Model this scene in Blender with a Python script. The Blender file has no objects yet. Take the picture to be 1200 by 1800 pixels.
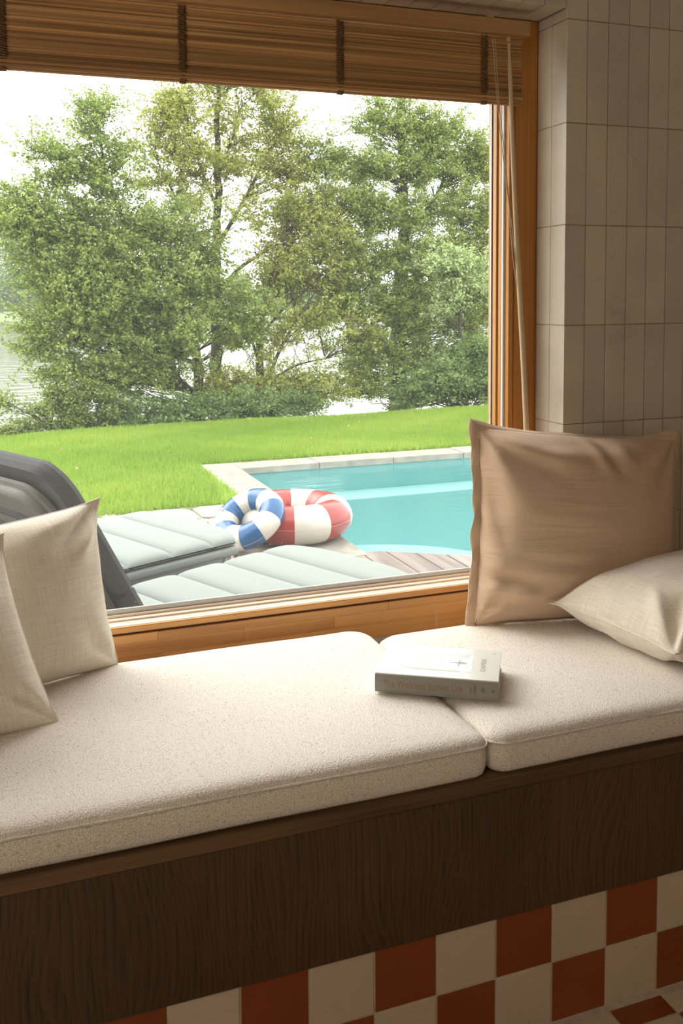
import bpy, bmesh, math, random
import numpy as np
from mathutils import Vector, Matrix, noise
D = bpy.data; S = bpy.context.scene; COL = S.collection
rnd = random.Random(7); rng = np.random.default_rng(11)
PI = math.pi

# ------------------------------------------------------------ camera, world, light, exposure
F, YAW, PITCH, ROLL, PPY = 1678.33, .3545, .0748, -.0071, 643.1
CAM = Vector((-.1967, -1.219, 1.1465))
_f = Vector((math.sin(YAW)*math.cos(PITCH), math.cos(YAW)*math.cos(PITCH), -math.sin(PITCH)))
_r0 = Vector((math.cos(YAW), -math.sin(YAW), 0)); _u0 = _r0.cross(_f)
_r = math.cos(ROLL)*_r0 + math.sin(ROLL)*_u0; _u = -math.sin(ROLL)*_r0 + math.cos(ROLL)*_u0
cam = D.cameras.new('camera'); co = D.objects.new('camera', cam); COL.objects.link(co)
co.matrix_world = Matrix(((_r.x, _u.x, -_f.x, CAM.x), (_r.y, _u.y, -_f.y, CAM.y), (_r.z, _u.z, -_f.z, CAM.z), (0, 0, 0, 1)))
cam.sensor_width = 36; cam.lens = F*36/1800; cam.shift_y = -(900-PPY)/1800
cam.clip_start = .02; cam.clip_end = 2000
S.camera = co
def ray(x, y): return _f + _r*((x-600)/F) - _u*((y-PPY)/F)
def at(x, y, ax, val):                                   # photo direction -> point on a plane of the place
    v = ray(x, y); return CAM + v*((val-CAM[ax])/v[ax])

w = D.worlds.new('overcast_sky'); S.world = w; w.use_nodes = True
bgn = w.node_tree.nodes['Background']; bgn.inputs[0].default_value = (1.0, 1.0, .985, 1); bgn.inputs[1].default_value = 3.9
S.view_settings.view_transform = 'Standard'; S.view_settings.look = 'None'
S.view_settings.exposure = 0.0; S.view_settings.gamma = 1; S.view_settings.use_curve_mapping = False
def area(name, loc, target, size, energy, color):
    l = D.lights.new(name, 'AREA'); l.shape = 'RECTANGLE'; l.size, l.size_y = size; l.energy = energy; l.color = color
    o = D.objects.new(name, l); COL.objects.link(o); o.location = loc
    o.rotation_euler = (Vector(target)-Vector(loc)).to_track_quat('-Z', 'Y').to_euler()
    return o
sl = D.lights.new('veiled_sun', 'SUN'); sl.energy = 2.0; sl.angle = .7; sl.color = (1, .97, .9)
so = D.objects.new('veiled_sun', sl); COL.objects.link(so); so.rotation_euler = Vector((.45, -.55, -.75)).to_track_quat('-Z', 'Y').to_euler()
area('room_fill_above', (-.6, -2.0, 2.40), (0, -.8, .6), (2.2, 1.4), 14, (1, .84, .66))  # unseen fill added overhead to brighten the interior
area('room_fill_side', (-2.3, -1.6, 1.5), (0, -.2, .6), (1.6, 1.4), 20, (1, .90, .76))  # second unseen fill, added at the left to lift the room against outdoors

# ------------------------------------------------------------ materials
def new_mat(name):
    m = D.materials.new(name); m.use_nodes = True; nt = m.node_tree
    return m, nt, nt.nodes['Principled BSDF']
def N(nt, t, **k):
    n = nt.nodes.new(t)
    for a, b in k.items():
        if a.startswith('i_'):
            n.inputs[a[2:].replace('_', ' ')].default_value = b
        else: setattr(n, a, b)
    return n
def L(nt, a, b): nt.links.new(a, b)
def ramp(nt, fac, stops):
    r = nt.nodes.new('ShaderNodeValToRGB'); e = r.color_ramp.elements
    while len(e) < len(stops): e.new(.5)
    for i, (p, c) in enumerate(stops): e[i].position = p; e[i].color = (*c, 1)
    L(nt, fac, r.inputs[0]); return r
def coords(nt, scale=(1, 1, 1), kind='Object', rot=(0, 0, 0), loc=(0, 0, 0)):
    t = nt.nodes.new('ShaderNodeTexCoord'); m = nt.nodes.new('ShaderNodeMapping')
    m.inputs['Scale'].default_value = scale; m.inputs['Rotation'].default_value = rot; m.inputs['Location'].default_value = loc
    L(nt, t.outputs[kind], m.inputs[0]); return m.outputs[0]
def bump(nt, h, b, strength=.3, dist=.001):
    n = nt.nodes.new('ShaderNodeBump'); n.inputs['Strength'].default_value = strength; n.inputs['Distance'].default_value = dist
    L(nt, h, n.inputs['Height'])
    if b: L(nt, n.outputs[0], b.inputs['Normal'])
    return n
def plain(name, c, rough=.6, metal=0, nz=0, nscale=20, bumpd=0):
    m, nt, b = new_mat(name); b.inputs['Roughness'].default_value = rough; b.inputs['Metallic'].default_value = metal
    b.inputs['Base Color'].default_value = (*c, 1)
    if nz:
        n = N(nt, 'ShaderNodeTexNoise'); n.inputs['Scale'].default_value = nscale; n.inputs['Detail'].default_value = 4
        L(nt, coords(nt), n.inputs['Vector'])
        r = ramp(nt, n.outputs[0], [(.3, tuple(x*(1-nz) for x in c)), (.7, tuple(min(1, x*(1+nz)) for x in c))])
        L(nt, r.outputs[0], b.inputs['Base Color'])
        if bumpd: bump(nt, n.outputs[0], b, .6, bumpd)
    return m
def wood(name, dark, light, axis='X', fine=1.0, rough=.45, cath=0.0, rings=9, rand=0.0):
    """grain runs along axis; growth rings and fine pores"""
    m, nt, b = new_mat(name); b.inputs['Roughness'].default_value = rough
    s = {'X': (.35, 6, 6), 'Y': (6, .35, 6), 'Z': (6, 6, .35)}[axis]
    c = coords(nt, s)
    if rand:
        oi = nt.nodes.new('ShaderNodeObjectInfo'); va = nt.nodes.new('ShaderNodeVectorMath'); va.operation = 'MULTIPLY_ADD'
        L(nt, oi.outputs['Random'], va.inputs[0]); va.inputs[1].default_value = (7, 9, 11); L(nt, c, va.inputs[2]); c = va.outputs[0]
    n1 = N(nt, 'ShaderNodeTexNoise'); n1.inputs['Scale'].default_value = 1.0 if cath else 1.6; n1.inputs['Detail'].default_value = 2
    n1.inputs['Distortion'].default_value = cath
    L(nt, c, n1.inputs['Vector'])
    mu = N(nt, 'ShaderNodeMath', operation='MULTIPLY'); mu.inputs[1].default_value = rings; L(nt, n1.outputs[0], mu.inputs[0])
    fr = N(nt, 'ShaderNodeMath', operation='PINGPONG'); fr.inputs[1].default_value = .5; L(nt, mu.outputs[0], fr.inputs[0])
    s2 = {'X': (3, 260, 260), 'Y': (260, 3, 260), 'Z': (260, 260, 3)}[axis]
    n2 = N(nt, 'ShaderNodeTexNoise'); n2.inputs['Scale'].default_value = fine; n2.inputs['Detail'].default_value = 3
    L(nt, coords(nt, s2), n2.inputs['Vector'])
    mx = N(nt, 'ShaderNodeMath', operation='MULTIPLY_ADD'); mx.inputs[1].default_value = 1.1
    L(nt, fr.outputs[0], mx.inputs[0]); L(nt, n2.outputs[0], mx.inputs[2])
    r = ramp(nt, mx.outputs[0], [(.42, dark), (.95, light)])
    out = r.outputs[0]
    if rand:
        hs = nt.nodes.new('ShaderNodeHueSaturation'); mr = N(nt, 'ShaderNodeMapRange'); mr.inputs['To Min'].default_value = 1-rand; mr.inputs['To Max'].default_value = 1+rand
        L(nt, oi.outputs['Random'], mr.inputs[0]); L(nt, mr.outputs[0], hs.inputs['Value']); L(nt, out, hs.inputs['Color']); out = hs.outputs[0]
    L(nt, out, b.inputs['Base Color']); bump(nt, mx.outputs[0], b, .25, .0006)
    return m
def boucle(name, lo, hi):
    m, nt, b = new_mat(name); b.inputs['Roughness'].default_value = .95
    try: b.inputs['Sheen Weight'].default_value = .25
    except Exception: pass
    nz = N(nt, 'ShaderNodeTexNoise'); nz.inputs['Scale'].default_value = 120; L(nt, coords(nt), nz.inputs['Vector'])
    va = nt.nodes.new('ShaderNodeVectorMath'); va.operation = 'MULTIPLY_ADD'
    L(nt, nz.outputs['Color'], va.inputs[0]); va.inputs[1].default_value = (.0022, .0022, .0022); L(nt, coords(nt), va.inputs[2])
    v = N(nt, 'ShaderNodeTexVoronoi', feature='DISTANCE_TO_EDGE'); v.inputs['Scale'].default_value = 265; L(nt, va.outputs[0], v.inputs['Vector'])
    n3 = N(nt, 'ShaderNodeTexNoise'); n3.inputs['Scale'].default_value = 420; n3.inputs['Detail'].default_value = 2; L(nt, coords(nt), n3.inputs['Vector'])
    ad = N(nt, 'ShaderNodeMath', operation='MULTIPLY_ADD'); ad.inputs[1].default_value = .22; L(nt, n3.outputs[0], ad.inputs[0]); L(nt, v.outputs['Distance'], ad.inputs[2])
    r = ramp(nt, ad.outputs[0], [(.09, lo), (.19, hi)])  # darker loop borders: shade in the gaps put into the colour
    L(nt, r.outputs[0], b.inputs['Base Color'])
    sm = N(nt, 'ShaderNodeMapRange'); sm.inputs['From Max'].default_value = .42; L(nt, ad.outputs[0], sm.inputs[0])
    pw = N(nt, 'ShaderNodeMath', operation='POWER'); pw.inputs[1].default_value = .5; L(nt, sm.outputs[0], pw.inputs[0])
    bump(nt, pw.outputs[0], b, .75, .0014)
    return m
def linen(name, c, slub=.12, scale=900, bd=.0005, crease=0):
    m, nt, b = new_mat(name); b.inputs['Roughness'].default_value = .9
    try: b.inputs['Sheen Weight'].default_value = .2
    except Exception: pass
    hs = []
    for s in ((scale*.03, scale, 1), (scale, scale*.03, 1)):
        n = N(nt, 'ShaderNodeTexNoise'); n.inputs['Scale'].default_value = 1; n.inputs['Detail'].default_value = 2
        L(nt, coords(nt, s, 'UV'), n.inputs['Vector']); hs.append(n.outputs[0])
    ad = N(nt, 'ShaderNodeMath', operation='ADD'); L(nt, hs[0], ad.inputs[0]); L(nt, hs[1], ad.inputs[1])
    n2 = N(nt, 'ShaderNodeTexNoise'); n2.inputs['Scale'].default_value = 14; n2.inputs['Detail'].default_value = 3
    L(nt, coords(nt, (1, 1, 1), 'UV'), n2.inputs['Vector'])
    ad2 = N(nt, 'ShaderNodeMath', operation='MULTIPLY_ADD'); ad2.inputs[1].default_value = .25; L(nt, n2.outputs[0], ad2.inputs[0]); L(nt, ad.outputs[0], ad2.inputs[2])
    r = ramp(nt, ad2.outputs[0], [(.85, tuple(x*(1-slub*1.6) for x in c)), (1.4, tuple(min(1, x*(1+slub)) for x in c))])
    r.color_ramp.elements[0].position = .45; r.color_ramp.elements[1].position = .8
    hf = N(nt, 'ShaderNodeMath', operation='MULTIPLY'); hf.inputs[1].default_value = .55; L(nt, ad2.outputs[0], hf.inputs[0]); L(nt, hf.outputs[0], r.inputs[0])
    L(nt, r.outputs[0], b.inputs['Base Color'])
    bn = bump(nt, ad.outputs[0], b, .9, bd)
    if crease:
        n4 = N(nt, 'ShaderNodeTexNoise'); n4.inputs['Scale'].default_value = 1; n4.inputs['Detail'].default_value = 3; n4.inputs['Distortion'].default_value = .6
        L(nt, coords(nt, (4, 26, 1), 'UV'), n4.inputs['Vector'])
        b2 = bump(nt, n4.outputs[0], None, .7, crease); L(nt, b2.outputs[0], bn.inputs['Normal'])
    return m
def tile_mat(name, c, rough=.35, var=.08, blot=(0, 0, 0), blotamt=0, nsc=9, bd=.0006):
    m, nt, b = new_mat(name); b.inputs['Roughness'].default_value = rough
    oi = nt.nodes.new('ShaderNodeObjectInfo')
    g = nt.nodes.new('ShaderNodeNewGeometry')
    n = N(nt, 'ShaderNodeTexNoise'); n.inputs['Scale'].default_value = nsc; n.inputs['Detail'].default_value = 5; n.inputs['Roughness'].default_value = .6
    L(nt, g.outputs['Position'], n.inputs['Vector'])
    r = ramp(nt, n.outputs[0], [(.3, tuple(x*(1-.07) for x in c)), (.6, c)]) if not blotamt else \
        ramp(nt, n.outputs[0], [(.25, blot), (.34, tuple(x*.88 for x in c)), (.62, c)])
    hs = nt.nodes.new('ShaderNodeHueSaturation'); mr = N(nt, 'ShaderNodeMapRange'); mr.inputs['To Min'].default_value = 1-var; mr.inputs['To Max'].default_value = 1+var
    L(nt, oi.outputs['Random'], mr.inputs[0]); L(nt, mr.outputs[0], hs.inputs['Value']); L(nt, r.outputs[0], hs.inputs['Color'])
    v = N(nt, 'ShaderNodeTexNoise'); v.inputs['Scale'].default_value = 330; v.inputs['Detail'].default_value = 2; L(nt, g.outputs['Position'], v.inputs['Vector'])
    sp = ramp(nt, v.outputs[0], [(.26, (.35, .3, .25)), (.31, (1, 1, 1))])
    mm = nt.nodes.new('ShaderNodeMix'); mm.data_type = 'RGBA'; mm.blend_type = 'MULTIPLY'; mm.inputs[0].default_value = .8
    L(nt, hs.outputs[0], mm.inputs[6]); L(nt, sp.outputs[0], mm.inputs[7]); L(nt, mm.outputs[2], b.inputs['Base Color'])
    n5 = N(nt, 'ShaderNodeTexNoise'); n5.inputs['Scale'].default_value = 38; n5.inputs['Detail'].default_value = 3; L(nt, g.outputs['Position'], n5.inputs['Vector'])
    bump(nt, n5.outputs[0], b, .5, bd)
    return m

M = {}
def oak_veneer():
    m, nt, b = new_mat('smoked_oak_veneer'); b.inputs['Roughness'].default_value = .42
    n0 = N(nt, 'ShaderNodeTexNoise'); n0.inputs['Scale'].default_value = 1; n0.inputs['Detail'].default_value = 1; L(nt, coords(nt, (5, 1, 2.2)), n0.inputs['Vector'])
    sx = nt.nodes.new('ShaderNodeSeparateXYZ'); L(nt, coords(nt), sx.inputs[0])
    a = N(nt, 'ShaderNodeMath', operation='MULTIPLY_ADD'); a.inputs[1].default_value = .20; L(nt, n0.outputs[0], a.inputs[0])
    x = N(nt, 'ShaderNodeMath', operation='MULTIPLY'); x.inputs[1].default_value = .9; L(nt, sx.outputs[0], x.inputs[0]); L(nt, x.outputs[0], a.inputs[2])
    k = N(nt, 'ShaderNodeMath', operation='MULTIPLY'); k.inputs[1].default_value = 125; L(nt, a.outputs[0], k.inputs[0])
    nj = N(nt, 'ShaderNodeTexNoise'); nj.inputs['Scale'].default_value = 1; nj.inputs['Detail'].default_value = 3; L(nt, coords(nt, (60, 60, 5)), nj.inputs['Vector'])
    kj = N(nt, 'ShaderNodeMath', operation='MULTIPLY_ADD'); kj.inputs[1].default_value = 1.1; L(nt, nj.outputs[0], kj.inputs[0]); L(nt, k.outputs[0], kj.inputs[2])
    fr = N(nt, 'ShaderNodeMath', operation='FRACT'); L(nt, kj.outputs[0], fr.inputs[0])
    n2 = N(nt, 'ShaderNodeTexNoise'); n2.inputs['Scale'].default_value = 1; n2.inputs['Detail'].default_value = 3; L(nt, coords(nt, (420, 420, 9)), n2.inputs['Vector'])
    mx = N(nt, 'ShaderNodeMath', operation='MULTIPLY_ADD'); mx.inputs[1].default_value = .32; L(nt, fr.outputs[0], mx.inputs[0]); L(nt, n2.outputs[0], mx.inputs[2])
    r = ramp(nt, mx.outputs[0], [(.34, (.115, .067, .029)), (.66, (.088, .050, .021)), (.92, (.045, .024, .010))])
    n3 = N(nt, 'ShaderNodeTexNoise'); n3.inputs['Scale'].default_value = 1; L(nt, coords(nt, (4, 1, 2)), n3.inputs['Vector'])
    r3 = ramp(nt, n3.outputs[0], [(.3, (.75, .72, .7)), (.7, (1.15, 1.15, 1.12))])
    mm = nt.nodes.new('ShaderNodeMix'); mm.data_type = 'RGBA'; mm.blend_type = 'MULTIPLY'; mm.inputs[0].default_value = 1
    L(nt, r.outputs[0], mm.inputs[6]); L(nt, r3.outputs[0], mm.inputs[7]); L(nt, mm.outputs[2], b.inputs['Base Color'])
    bump(nt, mx.outputs[0], b, .2, -.0005); return m
M['oak'] = oak_veneer()
M['sheen_pine'] = wood('pine_painted_sheen', (.70, .53, .40), (.84, .70, .57), 'X', .7, .3, .2, 5)  # larch of the sash tops, bleaching reflection put into the colour
M['oak_edge'] = wood('smoked_oak_edge', (.075, .038, .015), (.17, .092, .040), 'X', 1.0, .42, 0, 6)
M['pine'] = wood('larch_frame', (.52, .225, .060), (.72, .37, .12), 'X', .7, .28, .2, 5, rand=.10)  # paler than the uprights: light bounced off the cushions put into the colour
M['pine_v'] = wood('larch_frame_upright', (.34, .125, .018), (.54, .235, .042), 'Z', .7, .36, .2, 5, rand=.08)
M['bamboo'] = wood('bamboo', (.30, .15, .055), (.58, .34, .14), 'X', .5, .5, 0, 4, rand=.35)
M['bamboo_rail'] = wood('bamboo_rail', (.36, .19, .07), (.50, .29, .12), 'X', .5, .4, .3, 5)
M['thread'] = plain('brown_thread', (.20, .11, .045), .9)
M['cord'] = plain('natural_cord', (.55, .40, .24), .85)
M['cotton'] = plain('pale_cotton_cord', (.60, .45, .28), .9)
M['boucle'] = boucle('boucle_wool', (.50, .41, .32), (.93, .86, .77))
M['linen'] = linen('natural_slub_linen', (.84, .75, .63), .11, 620, .0009)
M['brown_linen'] = linen('tan_linen', (.62, .44, .30), .06, 1700, .0003, crease=.010)
M['tile'] = tile_mat('cream_glazed_tile', (.60, .525, .415), .3, .08, (.40, .31, .19), 1, 8)
M['grout'] = plain('wall_grout', (.33, .28, .215), .9, nz=.12, nscale=60)
M['tile_white'] = tile_mat('white_square_tile', (.64, .52, .385), .42, .04)
M['tile_red'] = tile_mat('red_square_tile', (.27, .066, .014), .38, .10, bd=.0004)
M['grout_light'] = plain('light_grout', (.56, .47, .36), .9, nz=.12, nscale=80)
M['plaster'] = plain('warm_plaster', (.50, .44, .36), .9, nz=.06, nscale=4)
M['bead'] = plain('grey_glazing_strip', (.62, .62, .60), .35)
M['seal'] = plain('dark_seal', (.05, .03, .02), .7)
M['alu'] = plain('pale_aluminium', (.5, .5, .48), .35, .3)
M['facade'] = plain('outside_render', (.55, .52, .47), .9, nz=.08, nscale=8)
M['paper'] = plain('book_pages', (.80, .78, .72), .8)
M['cover'] = plain('book_cover', (.78, .77, .72), .28)
M['spine'] = plain('book_spine_grey', (.30, .29, .25), .38)
M['gold'] = plain('gold_ink', (.30, .18, .08), .4)
M['ink'] = plain('grey_ink', (.42, .41, .38), .5)
M['ink_pale'] = plain('pale_print', (.66, .67, .64), .35)
M['ink_dark'] = plain('dark_print', (.16, .16, .15), .5)
M['print_white'] = plain('white_print', (.86, .87, .86), .35)
M['pad'] = plain('sage_outdoor_fabric', (.225, .255, .235), .85, nz=.05, nscale=90, bumpd=.0004)
M['shell'] = plain('warm_grey_resin', (.105, .090, .078), .6, nz=.08, nscale=60)
M['pad_back'] = plain('dark_grey_pad_underside', (.040, .041, .041), .85, nz=.15, nscale=200, bumpd=.0005)
M['resin'] = plain('sage_resin', (.22, .245, .225), .5, nz=.04, nscale=60)
M['red'] = plain('red_vinyl', (.30, .028, .024), .22, nz=.08, nscale=9)
M['blue'] = plain('blue_vinyl', (.006, .075, .21), .22, nz=.08, nscale=9)
M['white_v'] = plain('white_vinyl', (.50, .475, .42), .25, nz=.03, nscale=9)
M['soil'] = plain('lawn_soil', (.10, .16, .035), .95, nz=.3, nscale=12)
M['bank'] = plain('bank_soil', (.06, .085, .03), .95, nz=.4, nscale=4)
M['coping'] = plain('pool_coping_stone', (.25, .235, .20), .75, nz=.25, nscale=14, bumpd=.003)
M['stone'] = plain('pale_paving_stone', (.31, .27, .235), .7, nz=.22, nscale=18, bumpd=.006)
M['deck'] = wood('weathered_decking', (.10, .075, .062), (.21, .17, .15), 'Y', .6, .6, 0, 5, rand=.15)
M['joist'] = plain('deck_void', (.03, .025, .02), .9)
M['liner'] = plain('pool_liner', (.36, .62, .63), .5, nz=.03, nscale=2)
M['liner_light'] = plain('pool_step_liner', (.60, .74, .73), .5)
M['bark'] = plain('alder_bark', (.060, .052, .040), .95, nz=.4, nscale=12, bumpd=.006)
M['far_grass'] = plain('far_meadow', (.16, .21, .09), .95)
M['dead_leaf'] = plain('fallen_leaf', (.34, .22, .12), .8)

def leaf_material(name, a, b_, c, trans=.35):
    m, nt, b = new_mat(name); nt.nodes.remove(b)
    out = nt.nodes['Material Output']
    at_ = N(nt, 'ShaderNodeAttribute'); at_.attribute_name = 'leafcol'
    r = ramp(nt, at_.outputs['Fac'], [(.0, a), (.5, b_), (1., c)])
    d = N(nt, 'ShaderNodeBsdfDiffuse'); t = N(nt, 'ShaderNodeBsdfTranslucent'); g = N(nt, 'ShaderNodeBsdfGlossy'); g.inputs['Roughness'].default_value = .45
    g.inputs[0].default_value = (.6, .6, .6, 1)
    L(nt, r.outputs[0], d.inputs[0]); L(nt, r.outputs[0], t.inputs[0])
    m1 = N(nt, 'ShaderNodeMixShader'); m1.inputs[0].default_value = trans; L(nt, d.outputs[0], m1.inputs[1]); L(nt, t.outputs[0], m1.inputs[2])
    m2 = N(nt, 'ShaderNodeMixShader'); m2.inputs[0].default_value = .05; L(nt, m1.outputs[0], m2.inputs[1]); L(nt, g.outputs[0], m2.inputs[2])
    L(nt, m2.outputs[0], out.inputs[0]); return m
M['leaf_yel'] = leaf_material('yellow_green_leaf', (.17, .22, .035), (.36, .40, .08), (.56, .56, .17), .5)
M['leaf_mid'] = leaf_material('mid_green_leaf', (.10, .17, .03), (.26, .34, .07), (.46, .51, .14), .48)
M['leaf_deep'] = leaf_material('deep_green_leaf', (.08, .15, .035), (.18, .28, .075), (.34, .44, .15), .45)
M['leaf_pale'] = leaf_material('pale_green_leaf', (.22, .30, .10), (.36, .46, .18), (.50, .58, .28))
M['leaf_far'] = leaf_material('far_grey_green_leaf', (.13, .21, .08), (.21, .31, .12), (.32, .41, .19), .3)
M['grass'] = leaf_material('lawn_grass', (.14, .26, .02), (.27, .41, .045), (.44, .55, .10), .4)

def water_material(name, tint, scale, dist, base_mix, base):
    m, nt, b = new_mat(name); nt.nodes.remove(b); out = nt.nodes['Material Output']
    n = N(nt, 'ShaderNodeTexNoise'); n.inputs['Scale'].default_value = 1; n.inputs['Detail'].default_value = 4
    L(nt, coords(nt, scale), n.inputs['Vector'])
    bp = bump(nt, n.outputs[0], None, .5, dist)
    gl = N(nt, 'ShaderNodeBsdfGlossy'); gl.inputs['Roughness'].default_value = .06; L(nt, bp.outputs[0], gl.inputs['Normal'])
    fr = N(nt, 'ShaderNodeFresnel'); fr.inputs[0].default_value = 1.33; L(nt, bp.outputs[0], fr.inputs['Normal'])
    if base_mix: t = N(nt, 'ShaderNodeBsdfDiffuse'); t.inputs[0].default_value = (*base, 1)
    else: t = N(nt, 'ShaderNodeBsdfTransparent'); t.inputs[0].default_value = (*tint, 1)
    mx = N(nt, 'ShaderNodeMixShader'); L(nt, fr.outputs[0], mx.inputs[0]); L(nt, t.outputs[0], mx.inputs[1]); L(nt, gl.outputs[0], mx.inputs[2])
    L(nt, mx.outputs[0], out.inputs[0]); return m
M['pool_water'] = water_material('pool_water', (.74, .96, .96), (7, 14, 1), .01, False, None)
M['lake'] = water_material('lake_water', None, (.5, 1.8, 1), .13, True, (.16, .17, .11))
def glass_material():
    m, nt, b = new_mat('window_glass'); nt.nodes.remove(b); out = nt.nodes['Material Output']
    fr = N(nt, 'ShaderNodeFresnel'); fr.inputs[0].default_value = 1.25
    t = N(nt, 'ShaderNodeBsdfTransparent'); t.inputs[0].default_value = (.985, .99, .98, 1)
    g = N(nt, 'ShaderNodeBsdfGlossy'); g.inputs['Roughness'].default_value = 0.0
    df = N(nt, 'ShaderNodeBsdfTranslucent'); df.inputs[0].default_value = (.9, .9, .88, 1)
    ge = nt.nodes.new('ShaderNodeNewGeometry'); fb = N(nt, 'ShaderNodeMath', operation='SUBTRACT'); fb.inputs[0].default_value = 1; L(nt, ge.outputs['Backfacing'], fb.inputs[1])
    ff = N(nt, 'ShaderNodeMath', operation='MULTIPLY'); L(nt, fr.outputs[0], ff.inputs[0]); L(nt, fb.outputs[0], ff.inputs[1])
    m1 = N(nt, 'ShaderNodeMixShader'); L(nt, ff.outputs[0], m1.inputs[0]); L(nt, t.outputs[0], m1.inputs[1]); L(nt, g.outputs[0], m1.inputs[2])
    m2 = N(nt, 'ShaderNodeMixShader'); m2.inputs[0].default_value = .014; L(nt, m1.outputs[0], m2.inputs[1]); L(nt, df.outputs[0], m2.inputs[2])
    L(nt, m2.outputs[0], out.inputs[0]); return m
M['glass'] = glass_material()
def drop_material():
    m, nt, b = new_mat('rain_drop'); b.inputs['Base Color'].default_value = (1, 1, 1, 1)
    b.inputs['Roughness'].default_value = 0.02; b.inputs['Transmission Weight'].default_value = 1; b.inputs['IOR'].default_value = 1.33; return m
M['drop'] = drop_material()

# ------------------------------------------------------------ helpers
def link(name, me, mat, parent=None, smooth=False):
    o = D.objects.new(name, me); COL.objects.link(o)
    if mat is not None and not me.materials: me.materials.append(mat)
    if smooth: me.polygons.foreach_set('use_smooth', [True]*len(me.polygons))
    if parent: o.parent = parent
    return o
def tag(o, label=None, cat=None, group=None, kind=None):
    if label: o['label'] = label
    if cat: o['category'] = cat
    if group: o['group'] = group
    if kind: o['kind'] = kind
    return o
def empty(name, loc=(0, 0, 0), rot=(0, 0, 0)):
    o = D.objects.new(name, None); COL.objects.link(o); o.location = loc; o.rotation_euler = rot; o.empty_display_size = .1; return o
def from_bm(name, bm, mat, parent=None, smooth=False):
    me = D.meshes.new(name); bm.to_mesh(me); bm.free(); return link(name, me, mat, parent, smooth)
def add_box(bm, a, b, bev=0, seg=2):
    a = Vector(a); b = Vector(b); c = (a+b)/2; s = b-a
    r = bmesh.ops.create_cube(bm, size=1); vs = r['verts']
    for v in vs: v.co = Vector((v.co.x*s.x, v.co.y*s.y, v.co.z*s.z)) + c
    if bev:
        es = list({e for v in vs for e in v.link_edges})
        bmesh.ops.bevel(bm, geom=es, offset=bev, segments=seg, profile=.6, affect='EDGES')
def box(name, a, b, mat, parent=None, bev=0, seg=2):
    bm = bmesh.new(); add_box(bm, a, b, bev, seg); return from_bm(name, bm, mat, parent, False)
def np_mesh(name, co, faces, attr=None, uv=None):
    """faces: (n,k) index array"""
    co = np.asarray(co, np.float32); faces = np.asarray(faces, np.int32)
    me = D.meshes.new(name); k = faces.shape[1]; n = faces.shape[0]
    me.vertices.add(len(co)); me.vertices.foreach_set('co', co.ravel())
    me.loops.add(n*k); me.loops.foreach_set('vertex_index', faces.ravel())
    me.polygons.add(n); me.polygons.foreach_set('loop_start', np.arange(0, n*k, k, dtype=np.int32))
    try: me.polygons.foreach_set('loop_total', np.full(n, k, np.int32))
    except Exception: pass
    if attr is not None:
        a = me.attributes.new('leafcol', 'FLOAT', 'POINT'); a.data.foreach_set('value', np.asarray(attr, np.float32))
    if uv is not None:
        u = me.uv_layers.new(name='UVMap'); u.data.foreach_set('uv', np.asarray(uv, np.float32)[faces.ravel()].ravel())
    me.update(calc_edges=True); me.validate(); return me
def tubes(paths, sides=6):
    """paths: list of (points[n,3], radii[n]) -> verts, quads"""
    V, Q = [], []; base = 0
    for P, Rr in paths:
        P = np.asarray(P, float); Rr = np.asarray(Rr, float); n = len(P)
        T = np.gradient(P, axis=0); T /= (np.linalg.norm(T, axis=1, keepdims=True)+1e-9)
        ref = np.array([0, 0, 1.]) if abs(T[0][2]) < .8 else np.array([1., 0, 0])
        A = np.cross(T, ref); A /= (np.linalg.norm(A, axis=1, keepdims=True)+1e-9); B = np.cross(T, A)
        an = np.linspace(0, 2*PI, sides, endpoint=False)
        ring = P[:, None, :] + Rr[:, None, None]*(np.cos(an)[None, :, None]*A[:, None, :] + np.sin(an)[None, :, None]*B[:, None, :])
        V.append(ring.reshape(-1, 3))
        i = np.arange(n-1)[:, None]*sides; j = np.arange(sides)[None, :]; j2 = (j+1) % sides
        q = np.stack([i+j, i+j2, i+sides+j2, i+sides+j], -1).reshape(-1, 4)+base
        Q.append(q); base += n*sides
    return np.concatenate(V), np.concatenate(Q)
def tube_obj(name, paths, mat, parent=None, sides=8):
    v, q = tubes(paths, sides); return link(name, np_mesh(name, v, q), mat, parent, True)
def copy_tree(o, parent=None):
    c = o.copy(); COL.objects.link(c); c.parent = parent
    for ch in o.children: copy_tree(ch, c)
    return c
def grid_mesh(name, f, nu, nv, closed=False):
    """f(u,v)->(x,y,z), uv metric"""
    V = []; U = []
    for j in range(nv+1):
        for i in range(nu+1):
            p, t = f(i/nu, j/nv); V.append(p); U.append(t)
    q = [[j*(nu+1)+i, j*(nu+1)+i+1, (j+1)*(nu+1)+i+1, (j+1)*(nu+1)+i] for j in range(nv) for i in range(nu)]
    return np_mesh(name, V, q, uv=U)

# ------------------------------------------------------------ room shell
YF, YC, XC, ZS = .58, .472, .920, 1.7205       # frame face, tiled wall face, reveal corner, soffit
GL = .638                                       # glass plane
XL, XR, YB, ZC = -2.4, 2.0, -3.6, 2.5
floor = tag(box('floor', (XL, YB, -.06), (XR, .4, -.0015), M['grout_light']), kind='structure')
tag(box('ceiling', (XL-.1, YB-.1, ZC), (XR+.1, .8, ZC+.1), M['plaster']), kind='structure')
tag(box('wall_back', (XL-.1, YB-.1, -.06), (XR+.1, YB, ZC), M['plaster']), kind='structure')
tag(box('wall_left', (XL-.1, YB, -.06), (XL, .8, ZC), M['plaster']), kind='structure')
tag(box('wall_right', (XR, YB, -.06), (XR+.1, .8, ZC), M['plaster']), kind='structure')
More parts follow.
